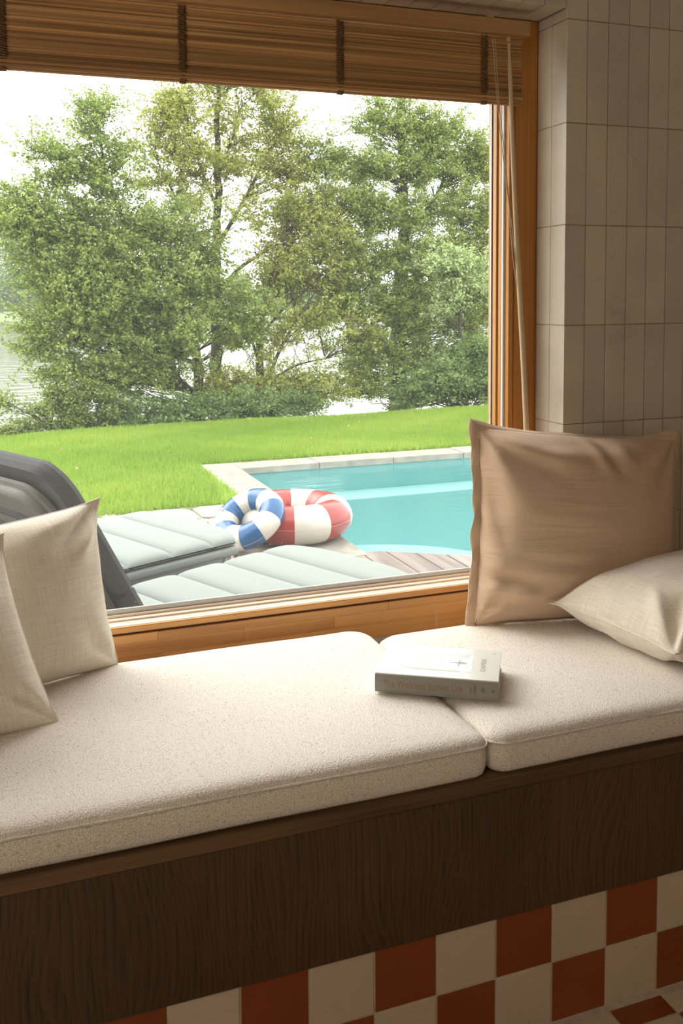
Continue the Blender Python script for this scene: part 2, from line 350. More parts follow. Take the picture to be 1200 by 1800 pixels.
# window wall: solid pieces around the niche, one mesh
bm = bmesh.new(); g = .0012
add_box(bm, (XC+g, YC+g, -.06), (XR, .74, ZC))                      # right of the window
add_box(bm, (XL, YC+g, ZS+g), (XC+g, .80, ZC))                      # above
add_box(bm, (XL, YC+g, -.06), (-1.15, .80, ZS+g))                   # left
add_box(bm, (-1.15, .672, -.4), (XC+g, .80, .44))                   # under the window, outside skin
wall = tag(from_bm('wall_window', bm, M['grout']), kind='structure')
# the far corner outside is cut back so the opening flares
TW, TH, JT = .0509, .2065, .0022
def tile_mesh(name, sx, sy, t, bev):                                # lies in XZ, face toward -Y
    bm = bmesh.new(); add_box(bm, (-sx/2, -t/2, -sy/2), (sx/2, t/2, sy/2), bev, 2)
    me = D.meshes.new(name); bm.to_mesh(me); bm.free(); return me
def put(name, me, mat, parent, loc, rot=(0, 0, 0), jit=.0):
    if not me.materials: me.materials.append(mat)
    o = D.objects.new(name, me); COL.objects.link(o); o.parent = parent
    o.location = (loc[0], loc[1]+rnd.uniform(-jit, jit), loc[2])
    o.rotation_euler = (rot[0]+rnd.uniform(-jit, jit)*6, rot[1]+rnd.uniform(-jit, jit)*2, rot[2]+rnd.uniform(-jit, jit)*6); return o
tm = tile_mesh('wall_tile', TW-JT, TH-JT, .007, .0012)
Z0 = .4595
for r in range(0, 7):
    for c in range(0, 12):
        put('wall_tile', tm, M['tile'], wall, (XC+TW*(c+.5)-.001, YC+.0035, Z0+TH*(r+.5)), jit=.0006)
for c in range(-24, 0):                                             # row over the niche: part tile down to the soffit edge, then full ones
    put('wall_tile', tm, M['tile'], wall, (XC+TW*(c+.5)-.001, YC+.0035, ZS+TH*.5), jit=.0006)
rv = tile_mesh('reveal_tile', TW+.001, TH-JT, .007, .0012)
for r in range(0, 7):
    zt = min(Z0+TH*(r+1), ZS)
    zb = Z0+TH*r
    me_ = rv if zt-zb > .2 else tile_mesh('reveal_tile', TW+.001, zt-zb-JT, .007, .0012)
    if zt-zb < .008: continue
    for c in range(2):
        put('wall_tile', me_, M['tile'], wall, (XC+.0035, YC+.0015+.0535*(c+.5), (zt+zb)/2), (0, 0, -PI/2), jit=.0004)
sf = tile_mesh('soffit_tile', TW-JT, .105, .007, .0012)
for c in range(-24, 0):
    put('wall_tile', sf, M['tile'], wall, (XC+TW*(c+.5), YC+.054, ZS+.0035), (PI/2, 0, 0), jit=.0004)
# floor tiles: red and white squares, cut row along the bench plinth
T = .1
sq = tile_mesh('square_tile', T-.003, T-.003, .008, .0008)
sqr = sq.copy(); cut = tile_mesh('cut_tile', T-.003, .042-.003, .008, .0008); cutr = cut.copy()
X0T = 0.0
for c in range(0, 14):
    for r in range(0, 7):
        red = (c+r) % 2 == 1
        x = X0T+T*(c+.5)
        if r == 0: put('floor_tile', cutr if red else cut, M['tile_red' if red else 'tile_white'], floor, (x, -.021-.008, -.004), (-PI/2, 0, 0), jit=.0001)
        else: put('floor_tile', sqr if red else sq, M['tile_red' if red else 'tile_white'], floor, (x, -.050-T*(r-.5), -.004), (-PI/2, 0, 0), jit=.0001)

# ------------------------------------------------------------ window
win = tag(empty('window_1', (.0, YF, .44)), kind='structure')
def wpart(name, a, b, mat, bev=.0015):
    o = box(name, tuple(Vector(a)-Vector((.0, YF, .44))), tuple(Vector(b)-Vector((.0, YF, .44))), mat, win, bev); return o
WL = -1.15
# bottom board glued from lamellas (finger-jointed), each its own piece
zc = [.432, .462, .488, .5045]
for i in range(3):
    xs = [WL, -.62, -.08+.17*((i*2) % 3), .33+.12*i, XC-.001] if i else [WL, .1, XC-.001]
    for a, b in zip(xs[:-1], xs[1:]):
        wpart('lamella', (a+.0002, YF, zc[i]), (b-.0002, YF+.09, zc[i+1]-.0002), M['pine'], .0003)
wpart('shadow_groove', (WL, YF+.006, .5045), (.868, YF+.09, .508), M['seal'], 0)
wpart('sash_rail', (WL, YF+.001, .508), (.852, YF+.055, .5215), M['pine'], .003)
wpart('sash_step', (WL, YF+.030, .5215), (.852, YF+.058, .5262), M['sheen_pine'], .002)
wpart('sash_step', (WL, YF+.005, .5212), (.852, YF+.031, .5224), M['sheen_pine'], .0004)  # thin cover added on the rail top to carry the painted reflection
wpart('sash_step', (WL, YF+.043, .5262), (.848, YF+.058, .531), M['sheen_pine'], .0015)
wpart('glazing_strip', (WL, YF+.050, .531), (.844, YF+.056, .541), M['bead'], .002)
wpart('sash_rail', (WL, YF+.056, .508), (.87, YF+.068, .534), M['alu'], .001)
# right jamb
wpart('jamb', (.866, YF-.0005, .5045), (XC-.001, YF+.09, ZS), M['pine_v'], .002)
wpart('shadow_groove', (.8635, YF+.006, .508), (.866, YF+.09, ZS), M['bead'], 0)
wpart('sash_stile', (.852, YF+.001, .5075), (.8635, YF+.09, ZS-.06), M['pine_v'], .003)
wpart('glazing_strip', (.847, YF+.016, .518), (.852, YF+.024, ZS-.07), M['bead'], .0015)
wpart('sash_stile', (.8465, YF+.024, .518), (.852, YF+.036, ZS-.07), M['pine_v'], .001)
wpart('shadow_groove', (.8485, YF+.036, .518), (.852, YF+.039, ZS-.07), M['seal'], 0)
wpart('sash_stile', (.843, YF+.039, .518), (.852, YF+.054, ZS-.07), M['pine_v'], .0015)
wpart('sash_stile', (.8415, YF+.058, .53), (.866, YF+.064, ZS-.07), M['alu'], .001)
# head and left
wpart('head', (WL, YF, ZS-.058), (.866, YF+.09, ZS), M['pine'], .002)
wpart('sash_rail', (WL, YF+.01, ZS-.085), (.852, YF+.08, ZS-.058), M['pine'], .002)
wpart('jamb', (WL-.02, YF, .44), (WL+.07, YF+.09, ZS), M['pine_v'], .002)
pane = wpart('pane', (WL+.05, GL, .53), (.8455, GL+.005, ZS-.08), M['glass'], 0)
# rain drops on the outer side of the pane
bm = bmesh.new(); bmesh.ops.create_icosphere(bm, subdivisions=1, radius=1); bm.verts.ensure_lookup_table()
iv = np.array([v.co[:] for v in bm.verts]); bm.faces.ensure_lookup_table(); ifc = np.array([[v.index for v in f_.verts] for f_ in bm.faces]); bm.free()
nd = 900; P = np.zeros((nd, 3)); 
P[:, 0] = rng.uniform(-.2, .84, nd); P[:, 1] = GL+.0052; P[:, 2] = .54+(rng.random(nd)**1.4)*.9
rr = rng.uniform(.00025, .0008, nd)
dv = (iv[None]*rr[:, None, None]*np.array([1, .5, 1.15])+P[:, None]).reshape(-1, 3)-np.array([0, YF, .44])
df_ = (ifc[None]+np.arange(nd)[:, None, None]*len(iv)).reshape(-1, 3)
tag(link('rain_drops', np_mesh('rain_drops', dv, df_), M['drop'], win, True), kind='stuff')
tag(box('trim_1', (WL, .672, .43), (XC-.005, .84, .455), M['alu'], None, .002), kind='structure')     # outside sill

# ------------------------------------------------------------ bench
ZB = .4215
bench = tag(empty('window_bench', (.2, .0, 0)), 'dark smoked oak window bench on a checkered tile plinth under the cushions', 'bench')
def bp(name, a, b, mat, bev=.001):
    off = Vector((.2, 0, 0)); return box(name, tuple(Vector(a)-off), tuple(Vector(b)-off), mat, bench, bev)
bp('seat_board', (XL+.01, -.006, ZB-.020), (XR-.01, .465, ZB), M['oak_edge'], .0015)
bp('seat_board', (WL+.02, .465, ZB-.020), (XC-.01, .578, ZB), M['oak_edge'], .001)
bp('front_panel', (XL+.01, -.003, .199), (XR-.01, .017, ZB-.0215), M['oak'], .0008)
bp('plinth', (XL+.01, .0038, -.004), (XR-.01, .05, .199), M['grout_light'], 0)
for c in range(-8, 15):
    for r in range(2):
        red = (c+r) % 2 == 0
        put('plinth_tile', sqr if red else sq, M['tile_red' if red else 'tile_white'], bench, (X0T+T*(c+.5)-.2, .0065, .0495+T*r), jit=.0001)

# ------------------------------------------------------------ seat cushions
def cushion(name, x0, x1, y0, y1, z0, h, label, rad=(.03, .03, .03, .03)):
    cx, cy = (x0+x1)/2, (y0+y1)/2
    root = tag(empty(name, (cx, cy, z0)), label, 'cushion', 'bench seat cushions')
    NE, NCR = 40, 8
    def loop(ins, wav, seed):
        pts = []; X, Y = (x1-x0)/2-ins, (y1-y0)/2-ins
        cs = [(-1, -1), (1, -1), (1, 1), (-1, 1)]; a0s = [PI, 1.5*PI, 0, .5*PI]
        arcs = []
        for (sx, sy), a0, r in zip(cs, a0s, rad):
            r = max(.004, r-ins*.6); arcs.append([(sx*(X-r)+r*math.cos(a0+k*PI/2/NCR), sy*(Y-r)+r*math.sin(a0+k*PI/2/NCR)) for k in range(NCR+1)])
        for k in range(4):
            pts += arcs[k]; a = arcs[k][-1]; b = arcs[(k+1) % 4][0]
            for t in range(1, NE): pts.append((a[0]+(b[0]-a[0])*t/NE, a[1]+(b[1]-a[1])*t/NE))
        out = []
        for (x, y) in pts:
            n = noise.noise(Vector((x*7+seed, y*7, seed)))*wav; l = math.hypot(x/X, y/Y)+1e-6
            out.append((x+n*(1 if abs(x)/X > abs(y)/Y else 0)*(1 if x > 0 else -1), y+n*(1 if abs(y)/Y >= abs(x)/X else 0)*(1 if y > 0 else -1)))
        return out
    prof = [(.03, .0), (.008, .0012), (.003, .006), (.0005, .014), (-.001, .03), (.0, .044), (.0015, .0505), (.0, .0545), (.003, .0595), (.010, .0645), (.022, .0675), (.045, .0690), (.09, .0695), (.15, .0695)]
    V, Qd = [], []; n = None
    for ins, z in prof:
        lp = loop(ins, .0025, x0*3); n = len(lp)
        for (x, y) in lp:
            zz = z*h/.0695
            if z > .055: zz += noise.noise(Vector((x*6+x0, y*6, 1)))*.0022
            V.append((x, y, zz))
    for fct in (.8, .6, .4, .2, .03):
        for (x, y) in lp: V.append((x*fct+(x0-x0), y*fct, h+noise.noise(Vector((x*fct*6+x0, y*fct*6, 1)))*.0022))
    nr = len(prof)+5
    for k in range(nr-1):
        for i in range(n): Qd.append((k*n+i, k*n+(i+1) % n, (k+1)*n+(i+1) % n, (k+1)*n+i))
    me = D.meshes.new('body'); last = (nr-1)*n
    me.from_pydata(V, [], Qd+[tuple(range(last, last+n)), tuple(reversed(range(n)))]); me.update()
    me.polygons.foreach_set('use_smooth', [True]*len(me.polygons))
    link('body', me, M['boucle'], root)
    lp = loop(-.0012, .0025, x0*3); lp.append(lp[0]); lp.append(lp[1])
    P = np.array([(x, y, .0528*h/.0695) for x, y in lp]); tube_obj('piping', [(P, np.full(len(P), .0017)+rng.normal(0, .0003, len(P)))], M['boucle'], root, 6)
    return root
CH = .066
cushion('seat_cushion', -1.05, .4885, -.001, .512, ZB, CH, 'long cream boucle bench cushion left of the book, under the two left pillows', (.03, .022, .045, .03))
cushion('seat_cushion', .4925, 1.62, -.001, .462, ZB, CH, 'shorter cream boucle bench cushion on the right, under the tan pillow', (.028, .03, .03, .035))
ZP = ZB+CH

# ------------------------------------------------------------ pillows
def pillow(name, corners, thick, mat, label, group=None, flange=0, pinch=.05, seed=1, wr=.006, back=.6, slump=0, n=72, rc=(.03, .03, .03, .03), folds=()):
    TL, TR, BR, BL = [Vector(c) for c in corners]
    c0 = (TL+TR+BR+BL)/4
    root = tag(empty(name, c0), label, 'pillow', group)
    ax = ((TR-TL)+(BR-BL))/2; ay = ((TL-BL)+(TR-BR))/2; W, H = ax.length, ay.length
    nrm = ax.cross(ay).normalized()
    if nrm.dot(CAM-c0) < 0: nrm = -nrm
    def plane(u, v):                                   # u,v in -1..1
        cn = rc[(0 if u < 0 else 1) if v > 0 else (3 if u < 0 else 2)]*(abs(u)*abs(v))**14; uu = u*(1-pinch*(1-abs(v)**2.6)*abs(u)**3-cn)+.012*noise.noise(Vector((v*2.3, seed, u)))*abs(u)**4; vv = v*(1-pinch*(1-abs(u)**2.6)*abs(v)**3-cn)+.016*noise.noise(Vector((u*2.3, seed+5, v)))*abs(v)**4
        a, b = (uu+1)/2, (vv+1)/2
        return BL*(1-a)*(1-b)+BR*a*(1-b)+TR*a*b+TL*(1-a)*b
    def prof(u, v):
        e = (max(0, 1-abs(u)**3.6)*max(0, 1-abs(v)**3.6))**.56; e *= (1-.22*(u*u+v*v)*.5)*(1-.55*(abs(u)*abs(v))**5)
        return e
    def side(s):
        V, U = [], []
        for j in range(n+1):
            for i in range(n+1):
                # cluster samples near edges
                u = math.sin((i/n*2-1)*PI/2); v = math.sin((j/n*2-1)*PI/2)
                p = plane(u, v); t = prof(u, v)
                x, y = u*W/2, v*H/2
                q = Vector((x*5+seed*3, y*5, s*2+seed))
                wn = noise.noise(q)*.9+noise.noise(q*2.3)*.5+.35*noise.noise(Vector((x*7+seed, y*24, s*3)))
                # creases pulling from the corners
                cr = 0
                for cu, cv in ((1, 1), (-1, 1), (1, -1), (-1, -1)):
                    dx, dy = (cu-u)*W/2, (cv-v)*H/2; r = math.hypot(dx, dy)
                    an = math.atan2(dy*cv, dx*cu)
                    cr += math.sin(an*9+seed+cu*2+cv)*math.exp(-r/.075)*min(1, r/.03)
                th = thick*(t*(1 if s > 0 else back)) + (wn*wr+cr*wr*1.1)*min(1, t*1.6)
                for (a_, b_, c_, d_, w_, h_) in folds:
                    if s > 0:
                        ex, ey = c_-a_, d_-b_; tt = max(0, min(1, ((u-a_)*ex+(v-b_)*ey)/(ex*ex+ey*ey)))
                        dd = math.hypot((u-a_-ex*tt)*W/2, (v-b_-ey*tt)*H/2); th += h_*math.exp(-(dd/w_)**2)*math.sin(PI*(.15+.7*tt))
                if slump: th += slump*t*max(0, -v-.1)
                th = max(th, .0015*1)
                V.append(p+nrm*s*th-c0); U.append((x, y+s*2))
        return V, U
    V1, U1 = side(1); V2, U2 = side(-1)
    idx = lambda i, j: j*(n+1)+i
    q = [[idx(i, j), idx(i+1, j), idx(i+1, j+1), idx(i, j+1)] for j in range(n) for i in range(n)]
    m_ = len(V1); q += [[m_+a for a in reversed(f_)] for f_ in q[:]]
    b = [(i, 0) for i in range(n)]+[(n, j) for j in range(n)]+[(n-i, n) for i in range(n)]+[(0, n-j) for j in range(n)]
    for k in range(len(b)):
        a, c = idx(*b[k]), idx(*b[(k+1) % len(b)]); q.append([c, a, m_+a, m_+c])
    me = np_mesh('cover', [tuple(v) for v in V1+V2], q, uv=U1+U2)
    link('cover', me, mat, root, True)
    if flange:
        m2 = 60; V, U = [], []; rows = 4
        ring = []
        for k in range(4):
            for t in range(m2):
                a = -1+2*t/m2; ring.append([(a, -1), (1, a), (-a, 1), (-1, -a)][k])
        for s in (1, -1):
            for r in range(rows+1):
                for k, (u, v) in enumerate(ring):
                    p = plane(u, v); inner = plane(u*.985, v*.985)
                    o = r/rows
                    d = (ax.normalized()*(u if abs(u) >= .999 else 0)*1 + ay.normalized()*(v if abs(v) >= .999 else 0)*1)
                    if d.length > 1.1: d = d
                    # soften the corner direction
                    cu = max(0, (abs(u)-.93)/.07); cv = max(0, (abs(v)-.93)/.07)
                    if abs(v) >= .999: d = ay.normalized()*v+ax.normalized()*math.copysign(cu, u)*.9
                    else: d = ax.normalized()*u+ay.normalized()*math.copysign(cv, v)*.9
                    rip = noise.noise(Vector((u*5+seed, v*5, 3)))*.012+math.sin(k*.55)*.002
                    top = max(0, v-.97)/.03*max(0, 1-abs(u+.06)**5) if abs(v) >= .999 else 0; bot = (1 if v <= -.999 else 0)*max(0, 1-abs(u)**10)
                    fl = flange*(1-.55*top-.75*bot)*(1+.25*(abs(u)*abs(v))**8*(1 if u < 0 and v > 0 else .3))
                    bend = -.020*top+.012*bot*o-.010*(u > .999)
                    V.append(inner+d*fl*o*(1+.25*noise.noise(Vector((u*4, v*4, 9))))+nrm*((rip+bend)*o+s*(.0012+.0015*math.sin(o*PI)))-c0)
                    U.append((u*W/2+d.x*.01*o, v*H/2+flange*o*3))
        R_ = len(ring); Q2 = []
        for s in range(2):
            for r in range(rows):
                for k in range(R_):
                    a = s*(rows+1)*R_+r*R_+k; b_ = s*(rows+1)*R_+r*R_+(k+1) % R_
                    f_ = [a, b_, b_+R_, a+R_]; Q2.append(f_ if s == 0 else f_[::-1])
        for k in range(R_):
            a = rows*R_+k; b_ = rows*R_+(k+1) % R_; Q2.append([a, b_, b_+(rows+1)*R_, a+(rows+1)*R_])
        link('flange', np_mesh('flange', [tuple(v) for v in V], Q2, uv=U), mat, root, True)
        # stitched line where flange meets the body
        P = []
        for (u, v) in ring+ring[:2]: P.append(tuple(plane(u*.99, v*.99)-c0+nrm*.003))
        tube_obj('stitching', [(np.array(P), np.full(len(P), .0011))], mat, root, 5)
    else:
        P = []
        ring = [(-1+2*t/40, -1) for t in range(40)]+[(1, -1+2*t/40) for t in range(40)]+[(1-2*t/40, 1) for t in range(40)]+[(-1, 1-2*t/40) for t in range(41)]
        for (u, v) in ring: P.append(tuple(plane(u, v)-c0))
        link('seam', np_mesh('seam', *tubes([(np.array(P), np.full(len(P), .0016))], 6)[:2], uv=None), mat, root, True)
    return root
zb = ZP+.004
pillow('scatter_pillow', [(-.445, .375, .760), (-.022, .530, .778), (.006, .492, zb-.008), (-.40, .330, zb-.010)], .070, M['linen'],
       'cream slub linen pillow leaning at the window, behind the one at the left edge', 'cream slub linen pillows', seed=3, pinch=.06, wr=.0075, rc=(.02, -.03, .012, .02), folds=((.95, .93, .55, .55, .012, -.012), (.98, .80, .70, .45, .012, .008), (.80, .97, .35, .80, .014, .007), (.95, -.85, .7, -.5, .012, -.008)))
pillow('scatter_pillow', [(-.60, .290, .76), (-.188, .345, .772), (-.110, .285, zb-.010), (-.54, .215, zb-.010)], .066, M['linen'],
       'cream slub linen pillow cut off by the left edge, in front of its twin', 'cream slub linen pillows', seed=8, pinch=.055, wr=.0075, rc=(.02, -.03, .012, .02), folds=((.95, .93, .55, .55, .012, -.010), (.97, .4, .6, .3, .012, .006), (.95, -.85, .68, -.5, .012, -.010)))
pillow('flanged_pillow', [(.726, .478, .876), (1.150, .402, .838), (1.105, .345, zb-.004), (.693, .436, zb-.006)], .085, M['brown_linen'],
       'large tan pillow with a flat flange border leaning against the tiled wall', 'pillow', flange=.020, seed=5, pinch=.035, wr=.013, back=.3, slump=.012, rc=(-.01, .01, .02, .0), folds=((-.80, .90, -.10, .72, .020, .014), (-.75, .74, -.25, .52, .016, -.010), (.0, .93, .18, .60, .012, .012), (.10, .95, .30, .62, .010, -.012), (.28, .93, .42, .70, .012, .009), (-.95, .55, -.80, -.2, .016, -.008), (-.98, -.58, -.45, -.70, .012, .014), (-.95, -.50, -.55, -.52, .010, -.010), (-.7, .18, .3, .05, .010, .004), (-.6, -.25, .5, -.30, .010, .004), (-.7, -.42, .2, -.52, .012, .005)))
pillow('scatter_pillow', [(.813, .345, .545), (1.20, .375, .585), (1.25, .055, .560), (.872, .060, .535)], .074, M['linen'],
       'plump cream linen pillow lying flat at the right edge, before the tan pillow', 'cream slub linen pillows', seed=13, pinch=.075, wr=.008, back=.95, rc=(-.012, 0, 0, .02), folds=((-.95, -.90, -.45, -.45, .014, -.012), (-.80, -.95, -.15, -.55, .014, .010), (-.97, -.70, -.60, -.20, .014, .009), (-.90, -.97, -.70, -.88, .010, .010), (-.6, -.95, -.1, -.8, .012, -.008)))

# ------------------------------------------------------------ book
def book():
    root = tag(empty('book', (.470, .149, ZP+.0035), (0, 0, math.atan2(-.106, .170))), 'closed pale hardback book lying across the gap between the two seat cushions', 'book')
    Lx, Ly, H = .2015, .133, .0325
    # origin at middle of spine bottom; +X along spine, +Y to the fore edge
    bm = bmesh.new()
    add_box(bm, (-Lx/2, 0, H-.0028), (Lx/2, Ly, H), .0006); bb = from_bm('cover_board', bm, M['cover'], root)
    bm = bmesh.new(); add_box(bm, (-Lx/2, 0, 0), (Lx/2, Ly, .0028), .0006); from_bm('cover_board', bm, M['cover'], root)
    bm = bmesh.new(); add_box(bm, (-Lx/2+.003, .004, .0028), (Lx/2-.003, Ly-.003, H-.0028), 0); from_bm('page_block', bm, M['paper'], root)
    V = []
    for i in range(2):
        for k in range(9):
            t = k/8; V.append(((-1 if i == 0 else 1)*Lx/2, -.0022*math.sin(PI*t)-.0006, .0008+t*(H-.003)))
    q = [(k, 9+k, 10+k, k+1) for k in range(8)]
    V += [(v[0], .004, v[2]) for v in V]; q += [(18+k+1, 18+10+k, 18+9+k, 18+k) for k in range(8)]
    q += [(k+1, 19+k, 18+k, k) for k in range(8)]+[(9+k, 27+k, 28+k, 10+k) for k in range(8)]
    me = D.meshes.new('spine'); me.from_pydata(V, [], q); me.update(); link('spine', me, M['spine'], root)
    def text(s, size, loc, rot, mat, name='lettering', sx=1, sp=1.0):
        c = D.curves.new(name, 'FONT'); c.body = s; c.size = size; c.align_x = 'LEFT'; c.align_y = 'CENTER'; c.extrude = .00012; c.space_character = sp
        o = D.objects.new(name+'_tmp', c); COL.objects.link(o); bpy.context.view_layer.update()
        me_ = D.meshes.new_from_object(o.evaluated_get(bpy.context.evaluated_depsgraph_get())); D.objects.remove(o)
        me_.materials.clear(); t = link(name, me_, mat, root); t.location = loc; t.rotation_euler = rot; t.scale = (sx, 1, 1); return t
    text('The Wellness Bucket List', .0165, (-Lx/2+.014, -.0031, H*.49), (PI/2, 0, 0), M['gold'], sx=.76)
    bm = bmesh.new()                                        # two lines of tiny upright print, too small to read
    for r in range(2):
        for k in range(5+r): add_box(bm, (Lx/2-.046+r*.006, -.0032, H*.30+k*.0025), (Lx/2-.043+r*.006, -.0028, H*.30+k*.0025+.0013))
    from_bm('small_print', bm, M['gold'], root)
    text('R', .013, (Lx/2-.028, -.0031, H*.5), (PI/2, 0, 0), M['ink_dark'])
    bm = bmesh.new(); bmesh.ops.create_circle(bm, cap_ends=True, segments=12, radius=.0028)
    o = from_bm('spine_emblem', bm, M['ink_dark'], root); o.location = (Lx/2-.0085, -.00305, H*.5); o.rotation_euler = (PI/2, 0, 0)
    bm = bmesh.new(); add_box(bm, (Lx/2-.036, -.0032, H*.22), (Lx/2-.0356, -.0028, H*.78)); from_bm('spine_rule', bm, M['gold'], root)
    # cover print: arched photo of a pale pool with a figure, title lettering across
    def flat(name, pts, z, mat):
        me_ = D.meshes.new(name); me_.from_pydata([(x, y, H+z) for x, y in pts], [], [tuple(range(len(pts)))]); me_.update(); return link(name, me_, mat, root)
    arch = [(.055, .028), (.055, .105)]; n = 16
    arch += [(-.035+.0*k-.055*math.sin(PI*k/n), .0665+.0385*math.cos(PI*k/n)) for k in range(n+1)]
    flat('cover_photo', arch, .0002, M['print_white'])
    flat('cover_photo_band', [(-.038, .089), (.046, .089), (.050, .105), (-.034, .105), (-.055, .101)], .0003, M['ink_pale'])
    flat('cover_photo_band', [(-.055, .031), (-.035, .028), (.034, .028), (.030, .040), (-.04, .043), (-.072, .046)], .0003, M['ink_pale'])
    flat('cover_photo_band', [(-.040, .050), (-.012, .052), (-.010, .087), (-.036, .086)], .0003, M['ink_pale'])
    flat('cover_figure', [(.012, .0655), (.028, .064), (.036, .061), (.043, .063), (.047, .0655), (.043, .068), (.036, .070), (.028, .067)], .0004, M['ink'])
    flat('cover_figure', [(.0315, .050), (.0325, .050), (.0335, .082), (.0325, .082)], .0005, M['ink_dark'])
    for yy in (.037, .053, .069, .085):
        flat('cover_reflection', [(-.008, yy), (-.006, yy), (-.004, yy+.012), (-.006, yy+.012)], .0005, M['print_white'])
        flat('cover_reflection', [(.001, yy+.002), (.003, yy+.002), (.004, yy+.013), (.002, yy+.013)], .0005, M['print_white'])
    text('DAMEN', .0125, (.0735, .036, H+.0002), (0, 0, PI/2), M['ink'], sx=1.25)
    bm = bmesh.new(); bmesh.ops.create_circle(bm, cap_ends=True, segments=14, radius=.0035)
    o = from_bm('cover_emblem', bm, M['ink_pale'], root); o.location = (.0885, .117, H+.0002)
    return root
book()

# ------------------------------------------------------------ bamboo blind
YBL = .532
bl = tag(empty('bamboo_blind', (.0, YBL, 1.70)), 'rolled-down bamboo stick blind hanging in the top of the window', 'blind')
def blp(name, a, b, mat, bev=.002, seg=3):
    o_ = Vector((0, YBL, 1.70)); return box(name, tuple(Vector(a)-o_), tuple(Vector(b)-o_), mat, bl, bev, seg)
BX0, BX1 = -1.02, .851
blp('head_rail', (BX0-.008, YBL-.022, 1.668), (BX1+.010, YBL+.012, 1.6985), M['bamboo_rail'], .007, 4)
z = 1.664; i = 0
while z > 1.553:
    h = rnd.uniform(.0019, .0031)
    bm = bmesh.new(); yy = rnd.uniform(-.0012, .0012)
    e0, e1 = rnd.uniform(0, .003), rnd.uniform(-.003, .0025)
    P = [((BX0+e0)+(BX1+e1-BX0-e0)*t/8, YBL+yy-YBL, z-h/2-1.70+rnd.uniform(-.0003, .0003)) for t in range(9)]
    bm.free()
    tube_obj('slat', [(np.array(P), np.full(9, h*.78))], M['bamboo'], bl, 6)
    z -= h+.0002; i += 1
# rolled bottom bundle of slats and batten
for (dz, dy, r) in ((1.5505, -.003, .0032), (1.5450, -.0045, .0036), (1.5385, -.004, .0038), (1.5345, .003, .0035), (1.541, .003, .0035), (1.548, .003, .0035)):
    tube_obj('slat', [(np.array([(BX0+(BX1-BX0)*t/8, dy, dz-1.70) for t in range(9)]), np.full(9, r))], M['bamboo'], bl, 8)
for x in (-.465, -.158, .149, .4515, .762):
    paths = []
    for s in (-1, 1):
        P = [];
        for k in range(75):
            zz = 1.666-k*.0018; P.append((x+s*.0075*math.cos(k*1.3+rnd.uniform(-.4, .4)), -.0042+.0022*math.sin(k*1.3*s), zz-1.70))
        paths.append((np.array(P), np.full(75, .0016)))
    tube_obj('ladder_thread', paths, M['thread'], bl, 5)
    blp('cord_clip', (x-.006, YBL-.006, 1.5285), (x+.006, YBL+.002, 1.5325), M['thread'], .001)
blp('hook', (.770, YBL-.008, 1.6985), (.782, YBL+.004, 1.7075), M['cotton'], .002)
def cordpath(pts, n=24):
    pts = np.array(pts, float); t = np.linspace(0, len(pts)-1, n); out = np.zeros((n, 3))
    for k in range(3): out[:, k] = np.interp(t, np.arange(len(pts)), pts[:, k])
    for _ in range(3): out[1:-1] = (out[:-2]+out[1:-1]*2+out[2:])/4
    return out-np.array([0, YBL, 1.70])
def wp(x, y, yy): v = at(x, y, 1, yy); return (v.x, v.y, v.z)
tube_obj('pull_cord', [(cordpath([wp(866, 68, .505), wp(873, 180, .505), wp(890, 330, .505), wp(903, 420, .508), wp(911, 520, .512), wp(918, 600, .517), wp(924, 760, .52)]), np.full(24, .0009))], M['cord'], bl, 6)
tube_obj('pull_cord', [(cordpath([wp(870, 68, .505), wp(876, 180, .505), wp(893, 330, .505), wp(900, 450, .508), wp(908, 500, .511), wp(914, 560, .516), wp(921, 760, .52)]), np.full(24, .0009))], M['cord'], bl, 6)
Pw = cordpath([wp(894, 76, .506), wp(898, 180, .506), wp(903, 320, .508), wp(911, 480, .510), wp(920, 640, .512), wp(926, 780, .515)])
rw = np.linspace(.0042, .0062, 24); rw[:2] = .003
tube_obj('tassel_cord', [(Pw, rw)], M['cotton'], bl, 8)
blp('cord_cap', (Pw[0][0]-.0025, YBL-.027, 1.652), (Pw[0][0]+.0035, YBL-.021, 1.661), M['cotton'], .001)

# ------------------------------------------------------------ outdoors: ground, pool, deck
ZD = -.10
tag(box('deck_base', (-4, .86, -.24), (1.53, 3.0, -.155), M['joist']), kind='structure')
deck = tag(empty('timber_deck', (0, .9, ZD)), 'weathered brown decking boards outside the window under the loungers', 'deck')
def deck_end(x): return 3.02 if x < 1.57 else max(2.62, 3.0-.66*(x-1.57))
bw = .122
k = 0; x = -2.2
while x < 4.2:
    ye = deck_end(x+bw/2)
    bm = bmesh.new(); add_box(bm, (x+.003, 0, -.026), (x+bw-.003, ye-.9, 0), .003, 2)
    for v in bm.verts:
        if v.co.y > .5: v.co.y += deck_end(v.co.x)-ye
    from_bm('deck_board', bm, M['deck'], deck); x += bw
